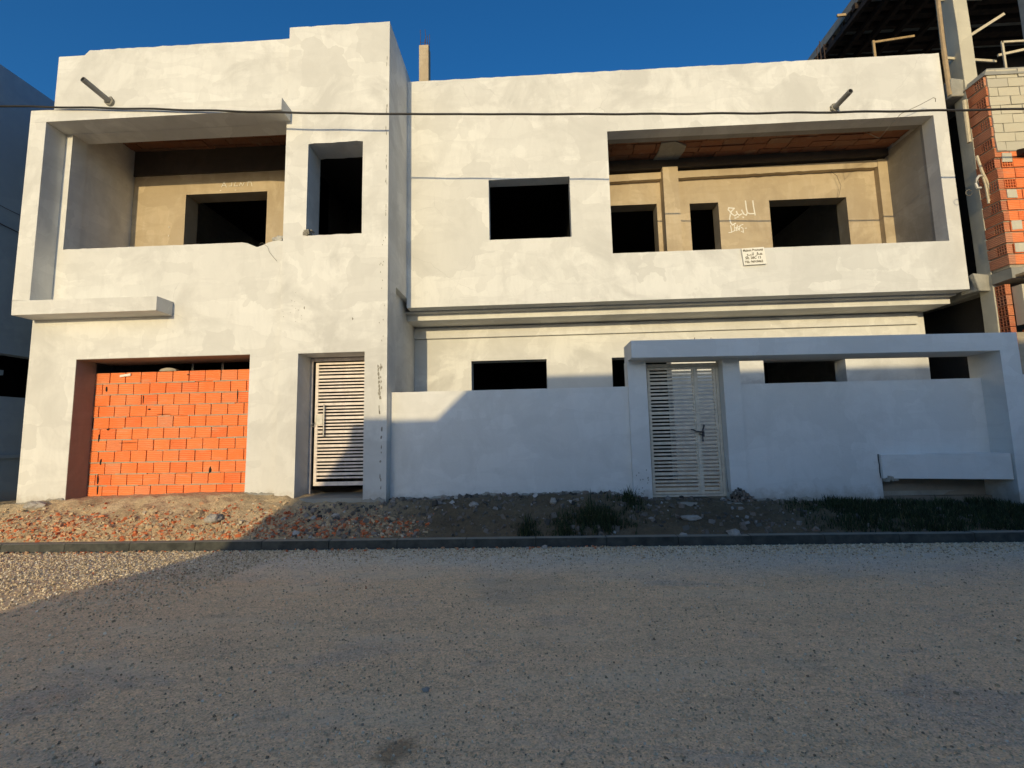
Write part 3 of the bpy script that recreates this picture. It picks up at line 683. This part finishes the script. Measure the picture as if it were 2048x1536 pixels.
wire('side_cable', [(-10.17, 6.5, 6.45), (-10.17, 8.2, 6.2), (-10.17, 9.2, 6.15), (-10.17, 13, 6.1)], .006, 'cable', 'upper, thinner cable along the neighbour building at the left edge', 'cable')
# torn sack at the balcony corner
mb = MB(); bmesh.ops.create_icosphere(mb.bm, subdivisions=3, radius=.12)
for v in mb.bm.verts:
    p = v.co.copy(); v.co *= 1 + .5 * nz(p.x * 14, p.y * 14, p.z * 14); v.co.z *= .8; v.co.y *= .6; v.co += Vector((-4.66, 8.17, 5.30))
tag(mb.build('torn_sack', 'bag', origin=(-4.66, 8.17, 5.22)), 'crumpled pale torn sack on the left balcony parapet beside the tower', 'sack')

# ------------------------------------------------------------------ LEFT NEIGHBOUR
L_ = thing('left_neighbour_building', 'white rendered building, its blue grey shade put in the colour, at the left edge', 'building', (-14, 12, .5))
mb = MB(); mb.wall('x', 6.9, 26, .2, 9.0, -10.45, -10.2, holes=[(7.3, 9.6, 2.54, 3.37), (12, 14, 3, 4.5)], step=.5, wob=.004); mb.wall('y', -19, -10.2, .2, 9.0, 6.65, 6.9, step=1)
mb.box(-19, -10.45, 6.9, 26, 8.6, 8.8); mb.box(-19, -18.8, 6.9, 26, .2, 8.6)
mb.build('wall', 'neighbour', L_)
mb = MB(); mb.box(-11.6, -11.5, 6.9, 26, .2, 8.6); mb.box(-11.5, -10.45, 6.9, 12, 4.2, 4.3); mb.box(-11.5, -10.45, 6.9, 12, 2.4, 2.5); mb.build('interior', 'black', L_)
mb = MB(); mb.box(-10.5, -10.42, 7.5, 8.5, 2.55, 2.92); mb.build('shutter_panel', 'neighbour', L_)
mb = MB(); mb.box(-10.5, -10.44, 8.2, 8.65, 2.98, 3.08); mb.build('shutter_panel', 'neighbour', L_)
mb = MB(); mb.box(-10.2, -10.16, 6.9, 26, 1.35, 1.42); mb.build('ledge', 'neighbour', L_)

# ------------------------------------------------------------------ RIGHT NEIGHBOUR, bare concrete frame and hollow bricks
NB = thing('right_neighbour_building', 'unfinished concrete frame building with hollow orange brick walls at the right edge', 'building', (12, 11, .3))
X0 = 8.95
mb = MB(); mb.wall('y', X0, X0 + .27, .1, 12.9, 9.13, 9.41, step=.4, wob=.02, seed=3); mb.build('concrete_column', 'pale_concrete', NB, bevel=.01)
mb = MB(); mb.wall('y', 10.72, 11.0, 8.6, 12.9, 9.3, 9.6, step=.4, wob=.02, seed=7); mb.build('concrete_column', 'grey_render', NB, bevel=.01)
mb = MB(); mb.box(8.66, X0 + .3, 9.16, 17, 8.28, 8.62, .05); mb.box(8.68, X0 + .05, 9.2, 9.5, 4.22, 4.5, .05); mb.box(X0 + .02, 16, 9.45, 17, 4.2, 4.5); mb.box(X0 + .3, 16, 9.6, 17, 8.3, 8.58)
mb.build('floor_beam', 'concrete', NB, bevel=.02)
mb = MB(); mb.box(X0, 16, 9.0, 14, 12.9, 13.15)
x = X0
mb.build('top_slab', 'concrete', NB)
mb = MB(); y = 9.2
while y < 13.8: mb.box(X0 + .02 + random.uniform(-.1, .1), 16, y, y + random.uniform(.05, .2), 12.74 + random.uniform(-.03, .03), 12.9); y += random.uniform(.22, .5)
for xx in (X0 + .01, X0 + .5, 9.9, 10.5, 11.2, 11.9): mb.box(xx, xx + .11, 9.02, 13.9, 12.60, 12.74)
mb.build('slab_formwork', 'timber_dark', NB)
mb = MB(); mb.box(9.0, 16, 13.7, 13.9, 8.6, 12.9); mb.box(X0 + .3, 9.5, 9.5, 17, .1, 4.2); mb.box(X0 + .28, 9.4, 9.42, 17, 4.5, 8.2); mb.box(9.0, 16, 16.8, 17, .1, 8.6)
mb.build('dark_infill_wall', 'dark_concrete', NB)
# hollow brick return wall: each course alternately shows its side or its open cells
FY = 8.76
def hollow_face_x(mb, mh, y0, y1, z0, z1, x, ny, nzc):     # open cells on a face looking to -X
    hs = []
    cw = (y1 - y0 - .012 * (ny + 1)) / ny; chh = (z1 - z0 - .012 * (nzc + 1)) / nzc
    for i in range(ny):
        for j in range(nzc):
            a = y0 + .012 + i * (cw + .012); b_ = z0 + .012 + j * (chh + .012); hs.append((a, a + cw, b_, b_ + chh))
    mb.wall('x', y0, y1, z0, z1, x, x + .1, holes=hs, step=1)
    mh.box(x + .06, x + .09, y0 + .006, y1 - .006, z0 + .006, z1 - .006)
def hollow_face_y(mb, mh, x0, x1, z0, z1, y, nx_, nzc):
    hs = []
    cw = (x1 - x0 - .012 * (nx_ + 1)) / nx_; chh = (z1 - z0 - .012 * (nzc + 1)) / nzc
    for i in range(nx_):
        for j in range(nzc):
            a = x0 + .012 + i * (cw + .012); b_ = z0 + .012 + j * (chh + .012); hs.append((a, a + cw, b_, b_ + chh))
    mb.wall('y', x0, x1, z0, z1, y, y + .1, holes=hs, step=1)
    mh.box(x0 + .006, x1 - .006, y + .06, y + .09, z0 + .006, z1 - .006)
mb, mh = MB(), MB(); random.seed(4)
z = 4.55; k = 0
while z < 8.2:
    hgt = .2; j = random.uniform(-.012, .012)
    if k % 2 == 0:
        mb.box(X0 + j, X0 + .11, FY + .0, FY + .37, z + .004, z + hgt - .012, .003)
    else:
        mb.box(X0 + j, X0 + .11, FY + .21, FY + .375, z + .004, z + hgt - .012, .003)
        hollow_face_x(mb, mh, FY + .01, FY + .205, z + .004, z + hgt - .012, X0 + j, 4, 3)
    z += .212; k += 1
z = 2.6
while z < 4.1:
    hollow_face_x(mb, mh, FY + .17, FY + .36, z, z + .19, X0 + .02, 3, 3)
    z += .205
rt = mb.build('brick_return', 'brick_shaded', NB); mh.build('brick_cells', 'hole', rt); mb, mh = MB(), MB()
# front face of orange bricks between z 4.5 and 6.75
z = 4.55; k = 0
while z < 6.7:
    x = X0 + .355 - .355 * 0 + (.0 if k % 2 else .16)
    xx = X0 + .112
    first = True
    while xx < 12.5:
        w = .3
        if first and k % 3 == 1: w = .17
        if first and k % 3 == 2: w = .22
        if k in (7, 9) and first: hollow_face_y(mb, mh, xx, xx + .2, z + .004, z + .188, FY + .0, 4, 3); w = .2
        else: mb.box(xx, xx + w - .01, FY + .0 + random.uniform(-.006, .006), FY + .2, z + .004, z + .19, .002)
        xx += w + .004; first = False
    z += .212; k += 1
xx = X0 + .352; z = .3
while z < 3.3:
    xx = X0 + .352 - (.15 if int(z * 10) % 2 else 0)
    while xx < 12.5: mb.box(max(xx, X0 + .36), xx + .29, FY + .16, FY + .3, z, z + .19, .003); xx += .304
    z += .205
bw = mb.build('hollow_brick_wall', 'brick', NB)
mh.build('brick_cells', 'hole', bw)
mb = MB(); mb.box(X0 + .02, X0 + .105, FY + .03, FY + .36, 4.5, 8.3); mb.box(X0 + .105, 12.5, FY + .03, FY + .19, 4.5, 6.75); mb.box(X0 + .1, 12.5, FY + .18, FY + .29, .1, 3.3); mb.build('mortar_bed', 'mortar', bw)
# pale block work above and the rendered panel below
mb = MB(); random.seed(8); z = 6.78; k = 0
while z < 8.35:
    xx = X0 + .02 - (.0 if k % 2 else .2)
    while xx < 12.5:
        a = max(xx, X0 + .04)
        if xx + .385 > a + .03: mb.box(max(a, X0 + .04), xx + .385, FY - .02 + random.uniform(-.006, .006), FY + .05, z + .004, z + .178, .004)
        xx += .4
    z += .187; k += 1
mb.build('block_wall', 'block', NB)
mb = MB(); mb.box(X0 + .05, 12.5, FY - .008, FY + .06, 6.77, 8.36); mb.build('block_mortar', 'concrete', NB)
mb = MB(); mb.wall('y', X0 + .12, 12.5, 3.42, 4.16, FY - .03, FY + .15, step=.3, wob=.01, rag=lambda u, v, k: (0, (u - 9.07) * .12 if v < 3.5 else 0)); mb.build('rendered_panel', 'block', NB)
mb = MB()
for k in range(8):
    xa = X0 - .02 + .6 * k
    mb.hexa([(xa, FY - .04, 8.34), (xa + .6, FY - .04, 8.34), (xa + .6, 9.2, 8.34), (xa, 9.2, 8.34), (xa + .1 * (k == 0), FY + .0, 8.50 + .02 * nz(k)), (xa + .6, FY, 8.50 + .02 * nz(k + 1)), (xa + .6, 9.15, 8.5), (xa + .05, 9.15, 8.46)])
bmesh.ops.remove_doubles(mb.bm, verts=mb.bm.verts[:], dist=.001)
mb.build('mortar_capping', 'concrete', NB)
mb = MB(); mb.box(X0 - .01, 12.5, FY - .01, FY + .37, 4.27, 4.5, .02); mb.build('lintel', 'concrete', NB)
for a, b_, c_, d_ in ((9.07, 9.24, 5.84, 6.01), (9.07, 9.26, 5.22, 5.39), (9.07, 9.26, 4.78, 4.95), (9.07, 9.25, 6.56, 6.74)):
    mb = MB(); mb.box(a, b_, FY - .012, FY + .05, c_, d_, .006); mb.build('mortar_patch', 'pale_concrete', bw)
# weeds of rubbish / tarp ledge
mb = MB()
for k in range(12):
    a = 9.35 + k * .1; h0 = 6.72 + .10 * max(0, nz(k * .5, 4)) ; 
    mb.hexa([(a, FY - .22, 6.66), (a + .1, FY - .22, 6.66), (a + .1, FY, 6.66), (a, FY, 6.66), (a, FY - .2, h0 + .02 * k / 3), (a + .1, FY - .2, h0 + .02 * (k + 1) / 3), (a + .1, FY, h0 + .1), (a, FY, h0 + .08)])
tag(mb.build('tarpaulin', 'timber_dark', origin=(9.35, FY, 6.6)), 'dark folded tarpaulin lying on a ledge of the right brick building', 'tarpaulin')
mb = MB(); mb.hexa([(X0 + .05, 8.5, 4.30), (12.5, 8.45, 4.32), (12.5, 8.75, 4.32), (X0 + .05, 8.75, 4.30), (X0 + .05, 8.5, 4.345), (12.5, 8.45, 4.365), (12.5, 8.75, 4.365), (X0 + .05, 8.75, 4.345)])
tag(mb.build('formwork_plank', 'timber', origin=(X0, 8.6, 4.3)), 'long brown plank lying along the first floor edge of the right building', 'plank')
mb = MB(); mb.tube([(8.70, 9.20, 8.3), (8.69, 9.20, 9.5), (8.71, 9.2, 10.8), (8.72, 9.2, 12.7)], .042, 8)
tag(mb.build('timber_prop', 'timber', origin=(8.7, 9.2, 8.3)), 'tall round timber prop beside the concrete column above the white parapet', 'prop')
mb = MB(); mb.tube([(8.86, 9.1, 8.1), (8.85, 9.1, 7.2)], .035, 8); tag(mb.build('timber_prop', 'timber_pale', origin=(8.85, 9.1, 7.2)), 'short pale timber stub hanging in the dark gap between the two houses', 'prop')
def bar(name, a, b_, r, mat, label, cat='plank', grp=None):
    mb = MB(); a, b_ = Vector(a), Vector(b_); d = (b_ - a).normalized(); u = d.cross(Vector((0, 1, 0))).normalized() * r; w = Vector((0, r * .6, 0))
    mb.hexa([a - u - w, a + u - w, a + u + w, a - u + w, b_ - u - w, b_ + u - w, b_ + u + w, b_ - u + w]); return tag(mb.build(name, mat, origin=a), label, cat, grp)
import itertools
gp = 'formwork battens under the unfinished top slab'
bar('batten', (9.33, 9.45, 9.72), (10.25, 9.45, 10.28), .028, 'timber_pale', 'pale batten rising diagonally to the right behind the concrete column', grp=gp)
bar('batten', (8.75, 9.25, 9.17), (9.95, 9.45, 9.20), .026, 'timber_pale', 'pale level batten low behind the concrete column', grp=gp)
bar('batten', (8.8, 9.3, 10.55), (9.9, 9.5, 10.72), .026, 'timber_pale', 'topmost short pale batten right of the concrete column', grp=gp)
bar('batten', (9.9, 9.35, 9.25), (10.4, 9.28, 9.30), .025, 'timber_pale', 'short pale rail meeting the far right column', grp=gp)
bar('batten', (9.85, 9.2, 9.42), (10.3, 9.2, 9.42), .02, 'timber_pale', 'upper rail of the small frame above the block wall', grp=gp)
bar('batten', (9.86, 9.2, 8.7), (9.86, 9.2, 9.44), .02, 'timber_pale', 'upright of the small frame above the block wall', grp=gp)
bar('batten', (9.53, 12, 11.3), (9.53, 12, 12.05), .03, 'timber', 'upright post standing dark under the slab beyond the parapet', grp=gp)
bar('batten', (9.53, 12, 12.0), (10.62, 12, 12.12), .028, 'timber', 'orange brown rail on the upright post beyond the parapet', grp=gp)
bar('plank_end', (8.72, 12.1, 12.95), (9.08, 12.1, 12.97), .035, 'timber', 'plank end sticking out of the slab edge against the sky', 'plank')
mb = MB()
for (x, t) in ((8.62, 12.15), (8.72, 12.2), (8.83, 12.1)): mb.tube([(x, 12.9, 8.4 + 2.7), (x, 12.9, t + .55), (x + .12 * (x < 8.7), 12.9, t + .72)], .012, 5)
tag(mb.build('rebar_cluster', 'rust', origin=(8.7, 12.9, 11.1)), 'thin dark reinforcing bars against the sky left of the unfinished slab', 'rebar')
# cable end with white insulator on the column
cb = thing('service_bracket', 'pale service cable end with white hook tied to the concrete column', 'cable', (8.9, 9.05, 6.1))
mb = MB(); mb.tube([(8.86, 9.0, 6.85), (8.88, 8.98, 6.6), (8.90, 8.97, 6.45), (8.97, 8.97, 6.25), (8.98, 8.98, 6.05), (8.97, 8.98, 5.9)], .022, 7, .03); mb.tube([(8.90, 8.98, 6.40), (8.92, 8.97, 6.2), (8.93, 8.97, 5.85)], .02, 6); mb.build('cable_end', 'timber_pale', cb)
mb = MB(); mb.tube([(8.86, 8.97, 6.42), (8.78, 8.93, 6.40), (8.70, 8.9, 6.32), (8.67, 8.9, 6.22), (8.69, 8.9, 6.14), (8.75, 8.9, 6.14)], .022, 7); mb.build('hook', 'white_plastic', cb)
mb = MB(); mb.tube([(8.60 + .06 * math.cos(a / 9 * 2 * math.pi), 8.98, 6.09 + .06 * math.sin(a / 9 * 2 * math.pi)) for a in range(1, 10)], .008, 5); mb.build('ring', 'galv_wire', cb)
# low boundary wall of the right neighbour
mb = MB(); mb.wall('y', 7.98, 16, .1, 2.42, 8.1, 8.3, step=.4, wob=.004); tag(mb.build('boundary_wall', 'garden', origin=(10, 8.2, .2)), 'plain white boundary wall continuing beyond the arch leg at the right edge', 'wall')

# ------------------------------------------------------------------ house across the street (behind the camera) whose shadow falls on the scene
OP = thing('opposite_building', 'rendered house with stepped side wall on the camera side of the street', 'building', (4, -11, 0))
mb = MB()
prof = [(-5.78, -.1), (-5.74, .9), (-5.66, 1.22), (-5.42, 1.42), (-5.10, 1.75), (-4.74, 2.53), (-4.22, 3.26), (-4.16, 3.66), (-2.50, 3.66), (-1.1, 5.0), (30, 5.0), (30, -.1)]
OY = -7.5; sh = -3.0 - OY
mb.prism([(a - .0703 * sh, OY, b_ + (.157 * sh if b_ > 0 else 0)) for a, b_ in prof], (0, -.3, 0)); mb.build('street_wall', 'garden', OP)
mb = MB(); mb.box(-1.2, 30, -16, OY - .31, -.1, 5.3); mb.build('house_body', 'garden', OP)

# ------------------------------------------------------------------ rubble, stones, weeds
def shard(mb, x, y, z, r, flatness=.35):
    n = random.randint(3, 5); rot = Matrix.Rotation(random.uniform(0, 6.28), 3, 'Z') @ Matrix.Rotation(random.gauss(0, .45), 3, 'X') @ Matrix.Rotation(random.gauss(0, .35), 3, 'Y')
    top, bot = [], []; h = r * flatness * random.uniform(.6, 1.3)
    for k in range(n):
        a = 2 * math.pi * (k + random.uniform(-.25, .25)) / n; rr = r * random.uniform(.6, 1.2); p = Vector((rr * math.cos(a), rr * .7 * math.sin(a), 0))
        top.append(mb.bm.verts.new(rot @ (p * .9 + Vector((0, 0, h))) + Vector((x, y, z)))); bot.append(mb.bm.verts.new(rot @ (p - Vector((0, 0, h))) + Vector((x, y, z))))
    mb.bm.faces.new(top); mb.bm.faces.new(bot[::-1])
    for k in range(n):
        j = (k + 1) % n; mb.bm.faces.new((top[k], bot[k], bot[j], top[j]))
random.seed(77)
mb = MB()
for k in range(7500):
    x = random.uniform(-10.5, -1.6); y = KY + .17 + abs(random.gauss(0, .36))
    if y > 7.85: continue
    d = .5 + .9 * nz(x * 1.3, y * 2, 5) - max(0, (y - 7.45)) * 1.3 - max(0, x + 3.2) * .35
    if random.random() > d + .35: continue
    shard(mb, x, y, ground_z(x, y) + .006, random.choice((.008, .010, .014, .018, .022, .03, .045)) * random.uniform(.7, 1.2))
for k in range(260):
    x = random.choice((random.uniform(-9, -3), random.gauss(-6.5, .8), random.uniform(-3, 1.5))); shard(mb, x, KY - abs(random.gauss(0, .06)) - .01, .012, random.uniform(.01, .032))
for cx, cy in ((-5.57, 5.75), (-4.3, 5.68), (-1.9, 5.1)):
    for k in range(26): shard(mb, cx + random.gauss(0, .14), cy + random.gauss(0, .05), .004, random.uniform(.006, .02), .2)
tag(mb.build('brick_rubble', 'rubble'), 'broken orange red brick shards strewn along the verge', 'rubble', kind='stuff')
mb = MB()
for k in range(5200):
    x = random.uniform(-4, 9); y = random.uniform(KY + .17, 8.1) if k % 4 or x < -2.5 else 8.2 - abs(random.gauss(0, .09))
    if x < -2.6 and y > 7.9: continue
    if random.random() > .5 - .05 * x + .3 * nz(x * 1.5, y * 2): continue
    shard(mb, x, y, ground_z(x, y) + .005, random.choice((.008, .012, .012, .02, .02, .035, .055)) * random.uniform(.7, 1.3), .6)
tag(mb.build('plaster_debris', 'debris'), 'grey crumbs of plaster and stones lying on the shaded verge', 'debris', kind='stuff')
mb = MB()
for k in range(24000):
    t = random.random(); y = KY - .02 - 4.6 * t ** 1.5; span = .62 * y + 4.2
    x = random.uniform(-1, 1) * (y * 1.18 + .6)
    r = random.uniform(.004, .009) if random.random() < .95 else random.uniform(.009, .014)
    shard(mb, x, y, r * .35, r, .6)
tag(mb.build('loose_chippings', 'pebble'), 'small loose stone chippings scattered over the road', 'gravel', kind='stuff')
mb = MB(); random.seed(55)
for k in range(21000):
    if k < 15000: x = min(random.uniform(-9.5, -3.6), random.gauss(-4.2, .7)) if k % 5 == 0 else random.uniform(-9.5, -3.6); y = KY - .02 - abs(random.gauss(0, 1.1))
    else: x = random.uniform(-4, 8.5); y = KY - .015 - abs(random.gauss(0, .32))
    if y < 3.2: continue
    r = random.uniform(.007, .015); shard(mb, x, y, r * .3, r, .8)
tag(mb.build('kerbside_gravel', 'pebble'), 'pale loose gravel lying along the kerb, thickest at the sunlit left end', 'gravel', kind='stuff')
# ragged cement spilled along the foot of the walls
def foot(x0, x1, yf, name_mat, parent, seed):
    mb = MB(); x = x0; prev = None
    while x < x1:
        h = ground_z(x, yf) + .015 + .05 * max(0, nz(x * 2.1, seed) + .25) + .035 * nz(x * 9, seed) + .02 * nz(x * 23, seed)
        d_ = .02 + .05 * max(0, nz(x * 3, seed + 4) + .3)
        row_ = [mb.bm.verts.new((x, yf - d_ - .03, ground_z(x, yf - .08) - .03)), mb.bm.verts.new((x, yf - d_ * .6, h * .55 + ground_z(x, yf) * .45)), mb.bm.verts.new((x, yf - .006, h)), mb.bm.verts.new((x, yf + .01, h - .02)), mb.bm.verts.new((x, yf + .01, ground_z(x, yf) - .1))]
        if prev:
            for i in range(4): mb.bm.faces.new((prev[i], row_[i], row_[i + 1], prev[i + 1]))
        prev = row_; x += .025
    return mb.build('wall_foot_cement', name_mat, parent)
foot(-2.5, 1.68, 8.225, 'concrete', G, 2); foot(3.64, 5.85, 8.225, 'concrete', G, 5)
foot(-9.22, -8.34, 8.045, 'concrete', H, 8); foot(-5.05, -4.5, 8.045, 'concrete', H, 11); foot(-2.94, -2.55, 7.995, 'concrete', H, 14)
# single rocks one can point to
def rock(x, y, z, r, label, sx=1, seed=0, name='rock'):
    mb = MB(); bmesh.ops.create_icosphere(mb.bm, subdivisions=3, radius=r)
    for v in mb.bm.verts:
        p = v.co / r; v.co *= 1 + .35 * nz(p.x * 1.6 + seed, p.y * 1.6, p.z * 1.6) + .12 * nz(p.x * 5 + seed, p.y * 5, p.z * 5); v.co.x *= sx; v.co.z *= .75; v.co += Vector((x, y, z))
    tag(mb.build(name, 'rock', origin=(x, y, z)), label, 'rock')
rock(2.80, 6.90, .15, .065, 'rounded grey rock sitting on the kerb below the garden gate', 1.5, 3)
rock(2.1, 6.9, .135, .035, 'small pale stone on the kerb left of the rounded rock', 1.6, 9)
rock(-5.05, 7.25, ground_z(-5.05, 7.25) + .04, .10, 'largest tan lump of masonry in the sunlit brick rubble', 1.1, 5)
rock(-8.6, 7.8, ground_z(-8.6, 7.8) + .02, .10, 'dark weathered stone at the left corner of the house', 1.8, 8)
rock(.30, 7.75, ground_z(.3, 7.75) + .05, .07, 'upright pale stone on the shaded verge in front of the garden wall', .8, 12)
rock(-1.0, 7.7, ground_z(-1.0, 7.7) + .03, .06, 'pale stone near the tower end of the shaded verge', 1.3, 15)
rock(.12, 6.7, .03, .035, 'larger of two white pebbles in the gutter below the kerb', 1.1, 18)
rock(-.12, 6.7, .02, .022, 'smaller of two white pebbles in the gutter below the kerb', 1.1, 20)
rock(-.72, 3.1, .008, .018, 'pale flat chip lying alone on the near road', 1.4, 22)
rock(2.35, 7.35, ground_z(2.35, 7.35) + .02, .06, 'white crust of spilled plaster below the garden gate step', 2.4, 25)
# plaster rubble at the right gate pier
mb = MB(); random.seed(14)
for k in range(260):
    dx = random.uniform(-.16, .26); top = max(0, .24 * (1 - abs(dx + .04) / .3)); shard(mb, 3.46 + dx, 8.09 + random.uniform(-.05, .06), ground_z(3.46 + dx, 8.05) - .02 + random.uniform(0, 1) * top, random.uniform(.014, .036), .8)
tag(mb.build('rubble_heap', 'debris', origin=(3.55, 8.05, .4)), 'small dark heap of rubble at the foot of the right gate pier', 'rubble')
# grass strip on the right
def blades(mb, x, y, z, n, h, spread):
    for _ in range(n):
        a = random.uniform(0, 6.28); px, py = x + random.gauss(0, spread), y + random.gauss(0, spread * .6); hh = h * random.uniform(.5, 1.3); lean = random.uniform(.1, .8) * hh
        dx, dy = math.cos(a), math.sin(a); w = random.uniform(.003, .007)
        A = (px - dy * w, py + dx * w, z); B_ = (px + dy * w, py - dx * w, z); Cc = (px + dx * lean * .4 + dy * w * .7, py + dy * lean * .4 - dx * w * .7, z + hh * .65); D = (px + dx * lean * .4 - dy * w * .7, py + dy * lean * .4 + dx * w * .7, z + hh * .65); E_ = (px + dx * lean, py + dy * lean, z + hh)
        v = [mb.bm.verts.new(p) for p in (A, B_, Cc, D, E_)]; mb.bm.faces.new((v[0], v[1], v[2], v[3])); mb.bm.faces.new((v[3], v[2], v[4]))
random.seed(31); mb = MB()
for k in range(4200):
    x = random.uniform(3.9, 10.5); y = random.uniform(KY + .17, 8.05)
    edge = min(1, max(0, (x - 3.9) / 1.2))
    if random.random() > edge * (.8 + .5 * nz(x * 2, y * 3, 7)): continue
    blades(mb, x, y, ground_z(x, y) - .01, 8, .10 + .08 * nz(x * 3, y), .05)
tag(mb.build('grass', 'grass'), 'dark green grass covering the shaded verge at the right', 'grass', kind='stuff')
def weed(cx, cy, n, h, sp, label):
    mb = MB()
    for k in range(n):
        a = random.gauss(0, sp); b_ = random.gauss(0, .14); y = min(max(cy + b_, KY + .18), 7.9)
        blades(mb, cx + a, y, ground_z(cx + a, y) - .01, 7, h * max(.35, 1 - abs(a) / (2.2 * sp)) * random.uniform(.6, 1.2), .03)
    for k in range(n):
        a = random.gauss(0, sp * .9); y = min(max(cy + random.gauss(0, .12), KY + .18), 7.9); z = ground_z(cx + a, y) + random.uniform(.01, h * .8); r = random.uniform(.008, .02); t = random.uniform(0, 6.28)
        q = [(math.cos(t + u) * r * w_, math.sin(t + u) * r * w_) for u, w_ in ((0, 1.3), (1.57, .6), (3.14, 1.1), (4.71, .6))]
        mb.bm.faces.new([mb.bm.verts.new((cx + a + p[0], y + p[1], z + p[0] * random.uniform(-.5, .5))) for p in q])
    tag(mb.build('weed_clump', 'grass', origin=(cx, cy, ground_z(cx, cy))), label, 'weeds')
weed(.95, 7.25, 230, .24, .27, 'largest dark green weed clump spreading in front of the garden wall')
weed(.42, 7.05, 60, .14, .13, 'low weed clump by the kerb left of the largest clump')
weed(-.12, 7.1, 55, .17, .09, 'small dark tuft of weeds left of the other clumps by the kerb')
weed(1.55, 7.75, 60, .2, .13, 'weed clump high on the bank near the left gate pier')

# ------------------------------------------------------------------ light and sky
AZ, EL = R(4.0), R(8.9)       # sun behind the camera, 4 degrees to its left
sun = bpy.data.lights.new('sun', 'SUN'); sun.energy = 2.15; sun.angle = R(.5); sun.color = (1.0, .80, .46)
so = bpy.data.objects.new('sun', sun); col.objects.link(so)
d = Vector((math.sin(AZ) * math.cos(EL), math.cos(AZ) * math.cos(EL), -math.sin(EL)))
so.rotation_euler = d.to_track_quat('-Z', 'Y').to_euler()
w = bpy.data.worlds.new('World'); scene.world = w; w.use_nodes = True; nt = w.node_tree
sky = nt.nodes.new('ShaderNodeTexSky'); sky.sky_type = 'NISHITA'; sky.sun_disc = False; sky.sun_elevation = EL; sky.sun_rotation = R(180) + AZ
sky.air_density = 1.0; sky.dust_density = 2.4; sky.ozone_density = 5.0; sky.altitude = 0
bg = nt.nodes['Background']; bg.inputs['Strength'].default_value = .138
hs = nt.nodes.new('ShaderNodeHueSaturation'); hs.inputs['Saturation'].default_value = 1.11
nt.links.new(sky.outputs[0], hs.inputs['Color']); nt.links.new(hs.outputs[0], bg.inputs['Color'])

# ------------------------------------------------------------------ camera
cam = bpy.data.cameras.new('camera'); co = bpy.data.objects.new('camera', cam); col.objects.link(co); scene.camera = co
cam.sensor_width = 36; cam.lens = 928.55 / 2048 * 36; cam.clip_end = 2000; cam.clip_start = .05
import numpy as np
p, r, y = R(6.2128), R(-1.22904), R(-2.4479)
cy, sy = math.cos(y), math.sin(y); Rz = np.array([[cy, -sy, 0], [sy, cy, 0], [0, 0, 1]])
base = np.array([[1, 0, 0], [0, 0, -1], [0, 1, 0]], float)
cp, sp_ = math.cos(p), math.sin(p); Rx = np.array([[1, 0, 0], [0, cp, sp_], [0, -sp_, cp]])
cr, sr = math.cos(r), math.sin(r); Rr = np.array([[cr, -sr, 0], [sr, cr, 0], [0, 0, 1]])
Mx = Rr @ Rx @ base @ Rz         # world -> camera (x right, y down, z forward)
rot = Matrix((Mx[0].tolist(), (-Mx[1]).tolist(), (-Mx[2]).tolist())).transposed()
co.matrix_world = Matrix.Translation((0, 0, 1.6)) @ rot.to_4x4()

for o in col.objects:
    if '_o' in o: del o['_o']
scene.view_settings.view_transform = 'Standard'; scene.view_settings.look = 'None'; scene.view_settings.exposure = .47; scene.view_settings.gamma = 1
scene.render.resolution_x = 1024; scene.render.resolution_y = 768
